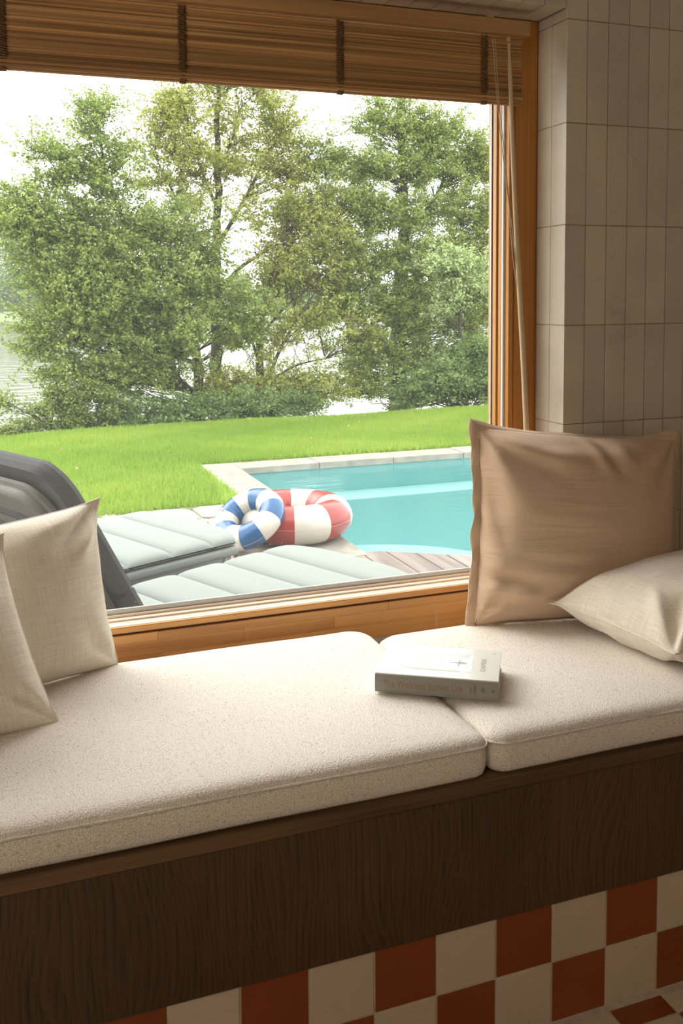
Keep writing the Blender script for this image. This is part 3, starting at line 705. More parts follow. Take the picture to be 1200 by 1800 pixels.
# pool
PX0, PX1, PY0, PY1, ZW = 1.47, 6.4, 2.66, 5.44, -.150
bm = bmesh.new()
add_box(bm, (PX0-.05, 2.2, -1.5), (PX1+.1, PY1+.05, -1.4))
add_box(bm, (PX0-.06, 2.2, -1.5), (PX0, PY1+.05, -.136)); add_box(bm, (PX0-.06, PY1, -1.5), (PX1+.1, PY1+.06, -.136))
add_box(bm, (PX1, 2.2, -1.5), (PX1+.06, PY1, -.136)); add_box(bm, (PX0, 2.2, -1.5), (PX1, 2.3, -.16))
pool = tag(from_bm('pool_basin', bm, M['liner']), 'turquoise lined swimming pool beyond the deck', 'pool')
box('pool_step', (PX0, PY1-.30, -1.4), (PX1, PY1, -.33), M['liner_light'], pool, .01)
box('pool_step', (PX0, PY1-1.55, -1.4), (PX1, PY1-.30, -.95), M['liner'], pool, .01)
box('pool_edge_band', (PX0, PY1-1.58, -.97), (PX1, PY1-1.53, -.945), M['liner_light'], pool, .004)
bm = bmesh.new(); bmesh.ops.create_cone(bm, cap_ends=True, segments=48, radius1=.78, radius2=.78, depth=1.2)
st = from_bm('pool_step', bm, M['liner_light'], pool); st.location = (PX0+.02, 2.72, -.80)
V, Qd = [], []
tag(link('pool_water', np_mesh('pool_water', [(PX0, 2.3, ZW), (PX1, 2.3, ZW), (PX1, PY1, ZW), (PX0, PY1, ZW)], [[0, 1, 2, 3]]), M['pool_water']), 'clear turquoise water in the swimming pool', 'water')
# coping slabs
cop = tag(empty('pool_coping', (1.4, 5.4, ZD)), 'rough grey stone coping slabs edging the swimming pool', 'coping')
def slab(a, b, name='coping_slab'):
    o_ = Vector((1.4, 5.4, ZD)); bm = bmesh.new(); add_box(bm, tuple(Vector(a)-o_), tuple(Vector(b)-o_), .006, 2)
    for v in bm.verts: v.co += Vector((0, 0, noise.noise(v.co*9)*.003))
    from_bm(name, bm, M['coping'], cop)
y = 2.95
for k in range(5):
    y2 = min(y+.56, PY1+.24); slab((1.235, y+.002, ZD-.05), (PX0+.012, y2-.002, ZD+rnd.uniform(-.002, .002))); y = y2
x = PX0+.012
while x < PX1: slab((x+.002, PY1-.012, ZD-.05), (x+.598, PY1+.24, ZD+rnd.uniform(-.002, .002))); x += .6
# irregular natural stone paving between deck and lawn
pav = tag(empty('stone_paving', (0, 3.6, ZD)), 'pale rough natural stone paving between the deck and the lawn', 'paving')
box('mortar_bed', (-2.4, -.58, -.2), (1.235, .68, -.009), M['stone'], pav, 0)
gx = [-2.4+.33*k for k in range(12)]; gy = [3.03, 3.33, 3.66, 4.0, 4.34]
pt = {}
for i, a in enumerate(gx):
    for j, b in enumerate(gy):
        ed = j in (0,)
        pt[i, j] = (a+rnd.uniform(-.08, .08) if i < 11 else 1.228, b+(0 if ed else rnd.uniform(-.07, .05)))
for i in range(11):
    for j in range(4):
        ps = [pt[i, j], pt[i+1, j], pt[i+1, j+1], pt[i, j+1]]
        c = (sum(p[0] for p in ps)/4, sum(p[1] for p in ps)/4); out = []
        for q in range(4):
            p, p2 = ps[q], ps[(q+1) % 4]
            for t in (0.12, .5, .88):
                x = p[0]+(p2[0]-p[0])*t; y = p[1]+(p2[1]-p[1])*t; k = .972+rnd.uniform(-.015, .01)
                out.append((c[0]+(x-c[0])*k, c[1]+(y-c[1])*k-3.6))
        n = len(out); h = rnd.uniform(-.004, .007)
        V = [(x, y, -.03) for x, y in out]+[(x, y, h-.004) for x, y in out]+[((x-c[0])*.95+c[0], (y-c[1]+3.6)*.95+c[1]-3.6, h+rnd.uniform(-.002, .002)) for x, y in out]
        fs = [(q, (q+1) % n, n+(q+1) % n, n+q) for q in range(n)]+[(n+q, n+(q+1) % n, 2*n+(q+1) % n, 2*n+q) for q in range(n)]+[tuple(range(2*n, 3*n))]
        me = D.meshes.new('stone'); me.from_pydata(V, [], fs); me.update(); link('stone', me, M['stone'], pav)

# lawn with real blades
def crest(x): return np.interp(x, [-3, -.13, .61, 2.2, 3.17, 4.78, 8], [7.4, 7.5, 7.75, 8.10, 7.92, 7.85, 7.9])
def lawn_z(x, y):
    return ZD-.005+.02*np.sin(x*1.3+y)*np.clip((y-5.5)/2, 0, 1)
def front(x): return np.where(x < 1.225, 4.30+.03*np.sin(x*9), PY1+.25)
NX, NY = 60, 24
V = []
for j in range(NY+1):
    for i in range(NX+1):
        x = -5+14*i/NX; y0 = 4.25 if x < 1.2 else PY1+.2
        t = j/NY; cy_ = float(crest(x)); 
        if t < .6: y = y0+(cy_-y0)*t/.6; zz = float(lawn_z(x, y))
        else: s = (t-.6)/.4; y = cy_+s*4.2; zz = float(lawn_z(x, cy_))-2.0*s**1.3
        V.append((x, y, zz))
q = [(j*(NX+1)+i, j*(NX+1)+i+1, (j+1)*(NX+1)+i+1, (j+1)*(NX+1)+i) for j in range(NY) for i in range(NX)]
me = np_mesh('lawn_ground', V, q); tag(link('lawn_ground', me, M['soil'], None, True), kind='structure')
nb = 260000
bx = rng.uniform(-1.6, 6.6, nb); fy = front(bx); by = fy+rng.random(nb)*(crest(bx)+.15-fy)
keep = ~((bx > PX1+.05) & (by < 5.6)); bx, by = bx[keep], by[keep]; nb = len(bx)
bz = lawn_z(bx, by)-np.clip(by-crest(bx), 0, 1)*.3
hh = rng.uniform(.022, .05, nb); an = rng.uniform(0, PI, nb); wd = rng.uniform(.003, .0055, nb)
tl = rng.normal(0, .014, (nb, 2))
A = np.stack([bx-np.cos(an)*wd, by-np.sin(an)*wd, bz], 1); B = np.stack([bx+np.cos(an)*wd, by+np.sin(an)*wd, bz], 1)
C_ = np.stack([bx+tl[:, 0], by+tl[:, 1], bz+hh], 1)
V = np.stack([A, B, C_], 1).reshape(-1, 3); fcs = np.arange(nb*3).reshape(-1, 3)
pat = .5+.28*np.sin(bx*2.1+np.sin(by*3))*np.sin(by*2.7+1)+.12*np.sin(bx*9)*np.sin(by*11)
cv = np.clip(pat*.6+rng.normal(.2, .14, nb), 0, 1)
tag(link('lawn_grass', np_mesh('lawn_grass', V, fcs, np.repeat(cv, 3)), M['grass']), 'bright green mown lawn between the pool and the lakeside trees', 'grass', kind='stuff')
# fallen leaves
for (px, py) in ((107, 790), (210, 785), (135, 824), (178, 876), (299, 796), (377, 798), (250, 838), (630, 742), (613, 749), (745, 749), (548, 770), (322, 830)):
    p = at(px, py, 2, ZD+.045); bm = bmesh.new(); bmesh.ops.create_circle(bm, cap_ends=True, segments=6, radius=.017)
    for v in bm.verts: v.co.z += abs(v.co.x)*.5
    o = from_bm('fallen_leaf', bm, M['dead_leaf']); o.location = p; o.rotation_euler = (rnd.uniform(-.4, .4), rnd.uniform(-.4, .4), rnd.uniform(0, 6)); o.scale = (1, .6, 1)
    tag(o, 'small dry tan leaf fallen on the lawn', 'leaf', 'fallen leaves on the lawn')

# lake and far shore
tag(link('lake_water', np_mesh('lake_water', [(-400, 9, -2.0), (400, 9, -2.0), (400, 420, -2.0), (-400, 420, -2.0)], [[0, 1, 2, 3]]), M['lake']), 'calm grey-green lake beyond the lawn', 'water')

# ------------------------------------------------------------ trees
def leaf_cloud(centers, spread, count, size, flat=.45, tone=(.5, .2), axis=None):
    """folded rhombic leaves around cluster centres"""
    nC = len(centers); idx = rng.integers(0, nC, count)
    c = np.asarray(centers)[idx]; sp = np.asarray(spread)[idx] if np.ndim(spread) else np.full(count, spread)
    d = rng.normal(0, 1, (count, 3)); d /= np.linalg.norm(d, axis=1, keepdims=True); d *= (rng.random(count)**.5)[:, None]
    p = c+d*sp[:, None]*np.array([1, 1, flat])
    n = rng.normal(0, .6, (count, 3))+np.array([0, -.35, .8]); n /= np.linalg.norm(n, axis=1, keepdims=True)
    t = np.cross(n, rng.normal(0, 1, (count, 3))); t /= np.linalg.norm(t, axis=1, keepdims=True)+1e-9
    b = np.cross(n, t); s = size*rng.uniform(.7, 1.3, count)[:, None]
    v0 = p-t*s*.5; v1 = p+b*s*.38+n*s*.10; v2 = p+t*s*.5; v3 = p-b*s*.38+n*s*.10
    V = np.stack([v0, v1, v2, v3], 1).reshape(-1, 3); Fc = np.arange(count*4).reshape(-1, 4)
    # fold along the midrib: two triangles
    Fc = np.concatenate([Fc[:, [0, 1, 2]], Fc[:, [0, 2, 3]]])
    ct = np.repeat(rng.normal(0, 1, nC//4+1), 4)[:nC][idx]*.13
    col = np.clip(tone[0]+ct+rng.normal(0, tone[1], count), 0, 1)
    return V, Fc, np.repeat(col, 4)
def curve3(a, b, sag, n=7, wig=.0):
    t = np.linspace(0, 1, n)[:, None]; m = (a+b)/2+np.array([0, 0, sag])
    P = (1-t)**2*a+2*t*(1-t)*m+t**2*b
    if wig: P[1:-1] += rng.normal(0, wig, (n-2, 3))
    return P
def P3(x, y, Y): v = at(x, y, 1, Y); return np.array([v.x, v.y, v.z])
def tree(label, base_loc, trunks, blobs, leafmat, nleaf, size=.06, name='tree', group=None, limbs=(), tone=(.5, .2), trad=.12, clus=.30, flat=.5, dens=1.0):
    """trunks: polylines [(px,py,Y)...] with base radius; blobs: (px, py, rx_px, ry_px, Y, n_clusters)"""
    root = tag(empty(name, tuple(base_loc)), label, 'tree' if name == 'tree' else 'shrub', group)
    org = np.array(base_loc); paths = []; tpts = []
    for tr, r0 in trunks:
        ctrl = np.array([P3(*p) for p in tr]); n = 5*len(ctrl)
        t = np.linspace(0, len(ctrl)-1, n); P = np.stack([np.interp(t, np.arange(len(ctrl)), ctrl[:, k]) for k in range(3)], 1)
        for _ in range(2): P[1:-1] = (P[:-2]+2*P[1:-1]+P[2:])/4
        P[1:-1] += rng.normal(0, r0*.12, (n-2, 3))
        Rr = r0*(1-.88*np.linspace(0, 1, n)**.9); paths.append((P-org, Rr)); tpts += [(P[k], Rr[k]) for k in range(n)]
    for lm, r0 in limbs:
        ctrl = np.array([P3(*p) for p in lm]); n = 4*len(ctrl)
        t = np.linspace(0, len(ctrl)-1, n); P = np.stack([np.interp(t, np.arange(len(ctrl)), ctrl[:, k]) for k in range(3)], 1)
        for _ in range(2): P[1:-1] = (P[:-2]+2*P[1:-1]+P[2:])/4
        Rr = r0*(1-.85*np.linspace(0, 1, n)); paths.append((P-org, Rr)); tpts += [(P[k], Rr[k]) for k in range(n)]
    tp = np.array([p for p, _ in tpts]); trd = np.array([r for _, r in tpts])
    cents, spr = [], []; bp_ = []
    for (px, py, rx, ry, Y, nc) in blobs:
        c = P3(px, py, Y); sc = (Y-CAM.y)/.94/F
        for _ in range(nc):
            d = rng.normal(0, 1, 3); d /= np.linalg.norm(d); d *= rng.random()**.42
            q = c+d*np.array([rx*sc, max(rx, ry)*sc*.55, ry*sc])
            # attach to a trunk point lower than it
            dist = np.linalg.norm(tp-q, axis=1)+np.clip(tp[:, 2]-q[2]+.25, 0, 9)*2.2+(trd < .006)*.5
            k = int(np.argmin(dist)); a = tp[k]
            L_ = np.linalg.norm(q-a); r = min(trd[k]*.5, .004+.007*L_)
            out_ = (q-a)/(L_+1e-6); reach = clus*rng.uniform(.7, 1.7)
            for _s in range(7):
                dd = out_*.7+rng.normal(0, .75, 3)*np.array([1, 1, .55])+np.array([0, 0, -.08]); dd /= np.linalg.norm(dd)
                e_ = q+dd*reach*rng.uniform(.6, 1.2); m0 = q+(e_-q)*.0
                bp_.append((curve3(m0, e_, rng.uniform(-.03, .04), 4)-org, np.linspace(.0032, .0012, 4)))
                for tt in (.35, .6, .8, 1.0):
                    cents.append(q+(e_-q)*tt); spr.append(.04+.05*rng.random())
            bp_.append((curve3(a, q, rng.uniform(-.1, .12)*L_, 6, .02*L_)-org, np.linspace(r, .0022, 6)))
    V, Q = tubes(paths, 8); link('trunk', np_mesh('trunk', V, Q), M['bark'], root, True)
    V, Q = tubes(bp_, 4); o = link('branches', np_mesh('branches', V, Q), M['bark'], root, True); o['kind'] = 'stuff'
    V, Fc, colr = leaf_cloud(np.array(cents), np.array(spr), int(nleaf*dens*2.35), size*.56, .7, tone)
    o = link('foliage', np_mesh('foliage', V-org, Fc, colr), M[leafmat], root); o['kind'] = 'stuff'
    return root

# tall pale alder left of centre (open crown, trunk visible)
tree('tall open yellow-green alder with a dark straight trunk left of centre', P3(380, 735, 10.2),
     [([(382, 738, 10.2), (380, 600, 10.2), (378, 480, 10.2), (383, 330, 10.2), (380, 210, 10.2), (386, 110, 10.2), (390, 60, 10.2)], .088)],
     [(290, 220, 60, 50, 10.0, 26), (400, 190, 110, 50, 10.2, 36), (480, 220, 50, 45, 10.3, 18), (320, 300, 90, 50, 10.0, 36), (450, 300, 80, 60, 10.2, 28),
      (505, 290, 45, 70, 10.3, 22), (300, 400, 80, 50, 9.9, 22), (440, 385, 60, 36, 10.0, 10), (520, 400, 40, 40, 10.2, 14), (480, 440, 40, 25, 10.1, 7), (380, 100, 110, 45, 10.2, 40)],
     'leaf_yel', 30000, .055, tone=(.55, .22), clus=.27,
     limbs=[([(381, 520, 10.2), (420, 470, 10.1), (470, 440, 10.1), (505, 420, 10.0)], .035), ([(384, 500, 10.2), (340, 410, 10.0), (300, 330, 9.9), (262, 255, 9.9)], .03),
            ([(384, 430, 10.2), (430, 350, 10.2), (470, 270, 10.3), (500, 220, 10.3)], .03), ([(383, 370, 10.2), (350, 290, 10.1), (330, 210, 10.1), (310, 160, 10)], .022),
            ([(382, 585, 10.2), (430, 560, 10), (490, 520, 9.9), (520, 470, 9.8)], .035), ([(384, 310, 10.2), (410, 240, 10.2), (425, 170, 10.3)], .02)])
# leafy left tree
tree('broad leafy alder spreading out over the lake at the left', P3(347, 730, 9.3),
     [([(352, 735, 9.3), (345, 600, 9.3), (300, 500, 9.3), (225, 410, 9.2), (185, 300, 9.2), (165, 200, 9.2)], .062)],
     [(172, 215, 22, 48, 9.2, 13), (85, 275, 36, 18, 9.0, 9), (185, 290, 60, 45, 9.2, 22), (130, 330, 55, 34, 9.0, 16), (60, 395, 52, 42, 8.8, 30), (160, 420, 80, 48, 9.0, 36),
      (270, 400, 90, 50, 9.2, 38), (45, 360, 35, 22, 8.8, 10), (70, 440, 35, 30, 8.8, 12), (130, 500, 70, 40, 8.8, 46), (240, 500, 110, 60, 9.0, 80), (340, 490, 60, 60, 9.2, 34), (150, 570, 80, 45, 8.8, 55),
      (270, 590, 110, 45, 9.0, 58), (75, 600, 28, 35, 8.7, 9), (165, 640, 60, 36, 8.8, 22), (250, 670, 80, 32, 9.0, 18), (410, 560, 60, 50, 9.2, 26), (300, 640, 70, 30, 9.0, 16)],
     'leaf_mid', 64000, .055, tone=(.48, .22), clus=.25,
     limbs=[([(345, 600, 9.3), (280, 540, 9.1), (190, 520, 8.9), (110, 520, 8.8)], .035), ([(225, 410, 9.2), (150, 395, 9), (70, 400, 8.8)], .025),
            ([(347, 640, 9.3), (290, 620, 9.1), (190, 620, 8.9), (120, 600, 8.8)], .03), ([(352, 700, 9.3), (310, 660, 9.2), (285, 620, 9.1)], .03)])
# second trunk group
tree('slender multi-stemmed alder with thin dark stems right of the tall one', P3(455, 732, 9.7),
     [([(460, 735, 9.7), (455, 620, 9.7), (462, 540, 9.7), (480, 470, 9.7), (500, 400, 9.8), (520, 330, 9.9)], .06), ([(463, 715, 9.7), (480, 640, 9.6), (520, 560, 9.5), (560, 520, 9.5)], .035)],
     [(500, 500, 60, 50, 9.7, 34), (560, 460, 60, 60, 9.7, 40), (540, 560, 60, 40, 9.6, 22), (470, 600, 60, 35, 9.5, 14), (520, 690, 70, 30, 9.4, 30), (430, 690, 70, 35, 9.3, 34), (600, 600, 50, 40, 9.6, 14), (540, 380, 50, 50, 9.8, 28)],
     'leaf_yel', 22000, .055, tone=(.42, .2), clus=.26,
     limbs=[([(456, 640, 9.7), (430, 560, 9.7), (425, 500, 9.7)], .02), ([(458, 590, 9.7), (500, 540, 9.6), (550, 500, 9.6)], .022), ([(458, 680, 9.7), (520, 640, 9.6), (600, 625, 9.5)], .022)])
# big right tree
tree('massive dense green alder with a thick dark trunk at the right', P3(700, 722, 10.4),
     [([(700, 725, 10.4), (698, 600, 10.4), (706, 500, 10.4), (712, 400, 10.4), (705, 300, 10.4), (700, 220, 10.4), (705, 170, 10.4)], .15)],
     [(690, 225, 66, 42, 10.4, 46), (780, 255, 60, 50, 10.4, 46), (640, 300, 75, 40, 10.3, 38), (740, 300, 80, 45, 10.3, 44), (835, 300, 45, 60, 10.4, 40), (600, 370, 70, 45, 10.2, 38), (700, 385, 90, 40, 10.1, 48),
      (810, 380, 70, 50, 10.2, 46), (640, 455, 90, 38, 10.0, 46), (760, 465, 90, 42, 10.0, 52), (845, 460, 50, 60, 10.2, 40), (620, 530, 70, 42, 9.9, 40), (720, 550, 80, 45, 9.9, 52), (820, 560, 60, 55, 10.0, 44),
      (660, 620, 55, 36, 9.8, 26), (760, 640, 70, 50, 10.0, 44), (840, 650, 50, 60, 10.0, 40), (565, 300, 35, 45, 10.2, 16), (640, 680, 50, 30, 9.7, 16)],
     'leaf_mid', 90000, .052, tone=(.50, .22), clus=.26, group=None,
     limbs=[([(702, 560, 10.4), (650, 480, 10.2), (600, 430, 10.1), (570, 380, 10.1)], .05), ([(706, 520, 10.4), (760, 460, 10.3), (810, 400, 10.3)], .05), ([(698, 640, 10.4), (640, 570, 10), (625, 490, 10)], .05),
            ([(710, 420, 10.4), (770, 340, 10.4), (800, 270, 10.4)], .03), ([(700, 600, 10.4), (770, 560, 10.1), (830, 520, 10.1)], .04)])
# pale leaved sapling and the bluish shrubs at right
tree('pale light-leaved young tree in front of the dense alder by the window jamb', P3(812, 715, 8.9),
     [([(818, 716, 8.9), (812, 620, 8.9), (806, 540, 8.9), (800, 480, 8.9)], .03)],
     [(800, 485, 42, 24, 8.9, 22), (830, 520, 36, 26, 8.9, 16), (790, 545, 30, 20, 8.9, 8)], 'leaf_pale', 6500, .056, tone=(.55, .2), clus=.2)
tree('low deep green bush at the lawn edge beside the window jamb', P3(820, 722, 8.4),
     [([(822, 724, 8.4), (818, 680, 8.4), (815, 640, 8.4)], .025)],
     [(830, 640, 40, 40, 8.5, 30), (790, 670, 50, 36, 8.4, 34), (850, 690, 36, 36, 8.4, 24), (740, 690, 40, 26, 8.4, 20)], 'leaf_deep', 12000, .05, name='shrub', tone=(.4, .2), clus=.19)
tree('dark low undergrowth bush at the foot of the alder trunks', P3(380, 745, 8.7),
     [([(380, 748, 8.7), (375, 720, 8.7), (372, 700, 8.7)], .02)],
     [(300, 728, 70, 18, 8.6, 22), (400, 722, 80, 20, 8.7, 28), (490, 716, 60, 18, 8.8, 16), (200, 738, 50, 18, 8.6, 14)], 'leaf_deep', 11000, .05, name='shrub', tone=(.38, .2), clus=.18)
tree('thin bare-stemmed bush reaching left over the water at the lawn edge', P3(130, 772, 8.4),
     [([(150, 772, 8.4), (110, 752, 8.4), (60, 735, 8.4), (10, 718, 8.4)], .014), ([(150, 775, 8.4), (80, 768, 8.4), (10, 762, 8.4)], .01)],
     [(10, 708, 14, 8, 8.4, 5), (75, 728, 22, 10, 8.4, 5), (20, 762, 30, 12, 8.4, 8), (75, 757, 30, 12, 8.4, 8), (115, 700, 40, 30, 8.5, 16), (160, 715, 50, 38, 8.5, 30), (130, 745, 35, 20, 8.5, 16)], 'leaf_mid', 5000, .05, name='shrub', tone=(.4, .2), clus=.13)

# far bank
bank = tag(link('far_bank', np_mesh('far_bank', [(-260, 128, -2.02), (300, 128, -2.02), (300, 137, -1.2), (-260, 137, -1.2), (-260, 260, 1), (300, 260, 1)], [[0, 1, 2, 3], [3, 2, 5, 4]]), M['far_grass']), kind='structure')
hz, nt_, b_ = new_mat('lake_mist'); nt_.nodes.remove(b_); vs_ = nt_.nodes.new('ShaderNodeVolumeScatter'); vs_.inputs['Density'].default_value = .0006; vs_.inputs['Color'].default_value = (1, 1, 1, 1)
L(nt_, vs_.outputs[0], nt_.nodes['Material Output'].inputs['Volume'])
tag(box('lake_mist', (-150, 22, -1.9), (250, 125, 22), hz), 'thin white mist hanging over the lake', 'mist', kind='stuff')
far_spots = [(-55, 330, 22), (-20, 345, 20), (15, 350, 19), (45, 385, 18), (80, 400, 18), (115, 415, 17), (155, 430, 17), (200, 440, 16), (250, 455, 15), (300, 462, 15), (360, 470, 14), (420, 478, 14), (490, 480, 14), (560, 485, 14), (640, 488, 14), (720, 490, 14), (800, 488, 14), (870, 486, 14)]
proto_col = None
for k, (px, py, wpx) in enumerate(far_spots):
    Y = 150+(k % 3)*14+rnd.uniform(-2, 2); c = P3(px, py, Y); ztop = c[2]; zb_ = -1.6; hgt = ztop-zb_
    root = tag(empty('tree', (c[0], Y, zb_)), 'hazy grey-green tree on the far shore of the lake', 'tree', 'hazy trees on the far shore')
    W_ = hgt*.38 if hgt > 8 else 3.4
    cents = [];
    for _ in range(60):
        t = rng.random(); rr_ = W_*(.35+.75*math.sin(PI*min(1, t*.9+.08)))
        a = rng.uniform(0, 2*PI); cents.append((math.cos(a)*rr_*rng.random()**.5, math.sin(a)*rr_*.6, .3+t*(hgt-1.2)))
    V, Fc, colr = leaf_cloud(np.array(cents), W_*.33, 7000 if px < 160 else 1800, .42 if px < 160 else .7, .8, (.5, .25))
    o = link('foliage', np_mesh('foliage', V, Fc, colr), M['leaf_far'], root); o['kind'] = 'stuff'
    v, q = tubes([(np.array([(0, 0, 0), (.2, 0, hgt*.5), (0, 0, hgt*.9)]), np.array([.35, .2, .05]))], 6)
    link('trunk', np_mesh('trunk', v, q), M['bark'], root)

# ------------------------------------------------------------ loungers
AX = math.atan2(.431, .902)                    # long axis direction
def lounger():
    """local x = long axis (foot at +x), y across, z up; origin on the deck under the near side middle"""
    root = empty('sun_lounger')
    Wd = .61; a0, a1 = -.93, .0                # pad from hinge to foot
    # seat pad: five quilted sections
    secs = [(-.93, -.655), (-.655, -.475), (-.475, -.295), (-.295, -.125), (-.125, .045)]
    zp = .395
    for i, (a, b) in enumerate(secs):
        last = i == len(secs)-1
        def f(u, v, a=a, b=b, last=last):
            x = a+(b-a)*u; y = -Wd/2+Wd*v
            if last and u > .0:                # rounded foot end
                e = abs(v*2-1); x = a+(b-a)*u*(1-.42*e**3.2)
            eu = max(0, 1-abs(u*2-1)**5)**.5; ev = max(0, 1-abs(v*2-1)**14)**.5
            y *= 1-.0*u
            return x, y, eu*ev
        nu, nv = 14, 28; Vt, Vb = [], []
        for j in range(nv+1):
            for k in range(nu+1):
                u = .5-.5*math.cos(PI*k/nu); v = .5-.5*math.cos(PI*j/nv); x, y, e = f(u, v)
                Vt.append((x, y, zp-.026+.026*e)); Vb.append((x, y, zp-.030-.012*e))
        q = [(j*(nu+1)+k, j*(nu+1)+k+1, (j+1)*(nu+1)+k+1, (j+1)*(nu+1)+k) for j in range(nv) for k in range(nu)]
        m_ = len(Vt); q2 = q+[tuple(m_+t for t in reversed(t_)) for t_ in q]
        link('pad_section', np_mesh('pad_section', Vt+Vb, q2), M['pad'], root, True)
    # moulded frame: two side rails, foot rail, lower skirt, legs
    for s in (-1, 1):
        r_ = Wd/2-.02
        bm = bmesh.new(); add_box(bm, (-.98, s*r_-.02, zp-.075), (-.01, s*r_+.02, zp-.042), .012, 3); from_bm('side_rail', bm, M['resin'], root, True)
        bm = bmesh.new(); add_box(bm, (-.96, s*(r_-.012)-.012, zp-.135), (-.03, s*(r_-.012)+.012, zp-.07), .006, 2); from_bm('side_rail', bm, M['resin'], root)
        for x in (-.06, -1.05):
            v, q = tubes([(np.array([(x, s*(r_-.01), zp-.08), (x, s*(r_-.01), zp-.12), (x, s*(r_-.01), .012), (x, s*(r_-.01), .0)]), np.array([.012, .027, .024, .020]))], 14)
            link('leg', np_mesh('leg', v, q), M['resin'], root, True)
    bm = bmesh.new(); add_box(bm, (-.05, -Wd/2+.05, zp-.115), (-.01, Wd/2-.05, zp-.045), .012, 3); from_bm('foot_rail', bm, M['resin'], root, True)
    bm = bmesh.new(); add_box(bm, (-1.06, -Wd/2+.03, zp-.10), (-.93, Wd/2-.03, zp-.05), .01, 3); from_bm('hinge_rail', bm, M['resin'], root, True)
    # raised back rest: shell with ribs, pad with dark underside behind it
    ang = math.radians(61.5); ca, sa = math.cos(ang), math.sin(ang); hx, hz = -.925, .290
    def R3(s, y, d): return (hx-ca*s-sa*d*-1, y, hz+sa*s+ca*d)   # s up the rest, d toward the sitter
    def outline(W2, Lr, r, n=10, y0=0):
        pts = [(0, -W2), (Lr-r, -W2)]; pts += [(Lr-r+r*math.sin(t*PI/2/n), -W2+r-r*math.cos(t*PI/2/n)) for t in range(1, n+1)]
        pts += [(Lr-r+r*math.cos(t*PI/2/n), W2-r+r*math.sin(t*PI/2/n)) for t in range(n+1)]+[(0, W2)]; return pts
    def plate(name, W2, s0, s1, r, d0, d1, mat, edge=.010, both=False):
        o1 = outline(W2, s1-s0, r) if r else [(0, -W2), (s1-s0, -W2), (s1-s0, W2), (0, W2)]
        V = []; n = len(o1); cs = (s1-s0)/2
        for (k, d) in ((1-edge/W2, d0), (1, d0+(d1-d0)*.35), (1, d0+(d1-d0)*.7), (1-edge/W2, d1)):
            for (s, y) in o1: V.append(R3(s0+cs+(s-cs)*k, y*k, d))
        fs = [(a*n+i, a*n+(i+1) % n, (a+1)*n+(i+1) % n, (a+1)*n+i) for a in range(3) for i in range(n)]+[tuple(reversed(range(n))), tuple(range(3*n, 4*n))]
        me_ = D.meshes.new(name); me_.from_pydata(V, [], fs); me_.update(); return link(name, me_, mat, root)
    plate('backrest_pad', .325, -.02, .325, 0, .014, .055, M['pad_back'])
    plate('backrest_pad', .325, .330, .665, .085, .014, .055, M['pad_back'])
    plate('backrest_shell', .292, -.06, .632, .095, -.014, .012, M['shell'], .014)
    # rim and ribs on the rear face
    o1 = outline(.272, .665, .085); P = [R3(s-.055, y, -.014) for s, y in o1]
    tube_obj('backrest_rim', [(np.array(P), np.full(len(P), .016))], M['shell'], root, 8)
    for k in range(13):
        s = .0+k*.045; V = []
        wv = .235-.012*max(0, k-10)
        for (ds, dd) in ((-.010, -.0135), (-.004, -.022), (.004, -.022), (.010, -.0135)):
            for y in (-wv, wv): V.append(R3(s+ds, y*(.98 if dd < -.015 else 1), dd))
        me_ = D.meshes.new('rib'); me_.from_pydata(V, [], [(0, 1, 3, 2), (2, 3, 5, 4), (4, 5, 7, 6), (0, 2, 4, 6), (1, 7, 5, 3), (0, 6, 7, 1)]); me_.update(); link('rib', me_, M['pad_back'], root)
    # prop stay
    tube_obj('stay', [(np.array([R3(.25, .15, -.012), (-.98, .15, .25)]), np.array([.008, .008]))], M['resin'], root, 8)
    tube_obj('stay', [(np.array([R3(.25, -.15, -.012), (-.98, -.15, .25)]), np.array([.008, .008]))], M['resin'], root, 8)
    return root
lg = lounger()
def lplace(o, a, b):                            # foot end / centre line in the lounger-aligned frame
    o.location = (.902*a-.431*b, .431*a+.902*b, ZD); o.rotation_euler = (0, 0, AX)
lg2 = copy_tree(lg)
lplace(lg, 1.50, 1.09); lplace(lg2, 1.46, 1.895)
zoff = .30-(ZD+.345+.004)
for o in (lg, lg2): o.location.z += 0
tag(lg, 'sage padded sun lounger nearest the window glass, its grey back raised', 'lounger', 'sun loungers on the deck')
tag(lg2, 'sage padded sun lounger second from the window, next to the swim rings', 'lounger', 'sun loungers on the deck')

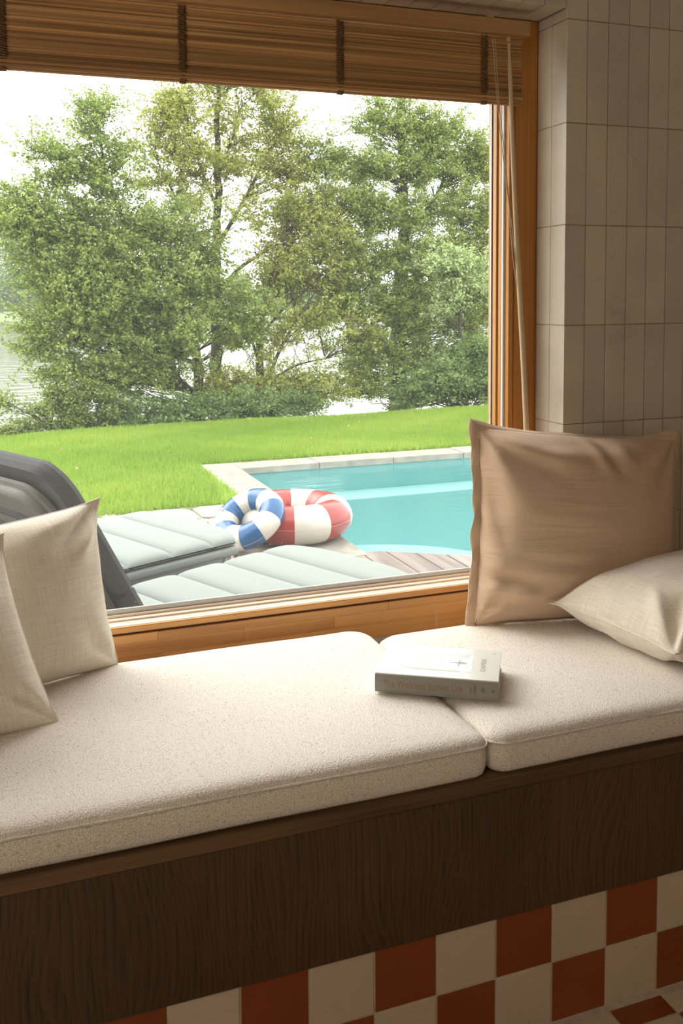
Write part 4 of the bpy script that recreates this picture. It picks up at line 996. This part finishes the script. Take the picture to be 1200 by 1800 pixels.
# ------------------------------------------------------------ swim rings
def ring(R, r, n, mats, label, loc, rot, phase=0):
    root = tag(empty('swim_ring', loc, rot), label, 'swim ring', 'striped inflatable swim rings')
    for k in range(n):
        a0, a1 = 2*PI*k/n+phase, 2*PI*(k+1)/n+phase; V = []; na, nb_ = 7, 20
        for i in range(na+1):
            a = a0+(a1-a0)*i/na
            for j in range(nb_):
                b = 2*PI*j/nb_
                pk = .0016*math.sin(a*46)*max(0, -math.cos(b))           # puckers on the inner side
                rr_ = r*(1-.012*(1 if i in (0, na) else 0))+pk
                x = R+rr_*math.cos(b); V.append((x*math.cos(a), x*math.sin(a), r+rr_*math.sin(b)*.97))
        q = [(i*nb_+j, i*nb_+(j+1) % nb_, (i+1)*nb_+(j+1) % nb_, (i+1)*nb_+j) for i in range(na) for j in range(nb_)]
        link('section', np_mesh('section', V, q), M[mats[k % 2]], root, True)
    V, q = tubes([(np.array([(R*math.cos(a), R*math.sin(a), 2*r*.985+.0) for a in np.linspace(0, .001, 2)]), np.array([.004, .004]))], 6)
    an = np.linspace(0, 2*PI, 97); P = np.stack([(R+r)*np.cos(an), (R+r)*np.sin(an), np.full(97, r)], 1)
    tube_obj('weld_seam', [(P, np.full(97, .0007))], M['white_v'], root, 5)
    bm = bmesh.new(); bmesh.ops.create_cone(bm, cap_ends=True, segments=10, radius1=.009, radius2=.006, depth=.014)
    vo = from_bm('valve', bm, M['white_v'], root); vo.location = (R*math.cos(2.2), R*math.sin(2.2), 2*r+.003)
    return root
RW = dict(R=.205, r=.083)
ring(.213, .100, 10, ('red', 'white_v'), 'larger red and white striped swim ring lying flat on the pool edge', (1.250, 3.44, ZD+.004), (0, 0, 0), phase=.05)
ring(.126, .062, 10, ('blue', 'white_v'), 'smaller blue and white striped swim ring leaning on the red one', (1.005, 3.29, ZD+.100), (math.radians(17), math.radians(-32), 0), phase=.3)

tk = tube_obj('dry_stalk', [(np.array([(.655, .520, .424), (.652, .519, .47), (.645, .516, .503), (.636, .513, .518)]), np.array([.0009, .0008, .0007, .0005]))], M['cord'])
tag(tk, 'thin pale stalk sticking up behind the seat cushion beside the tan pillow', 'stalk')
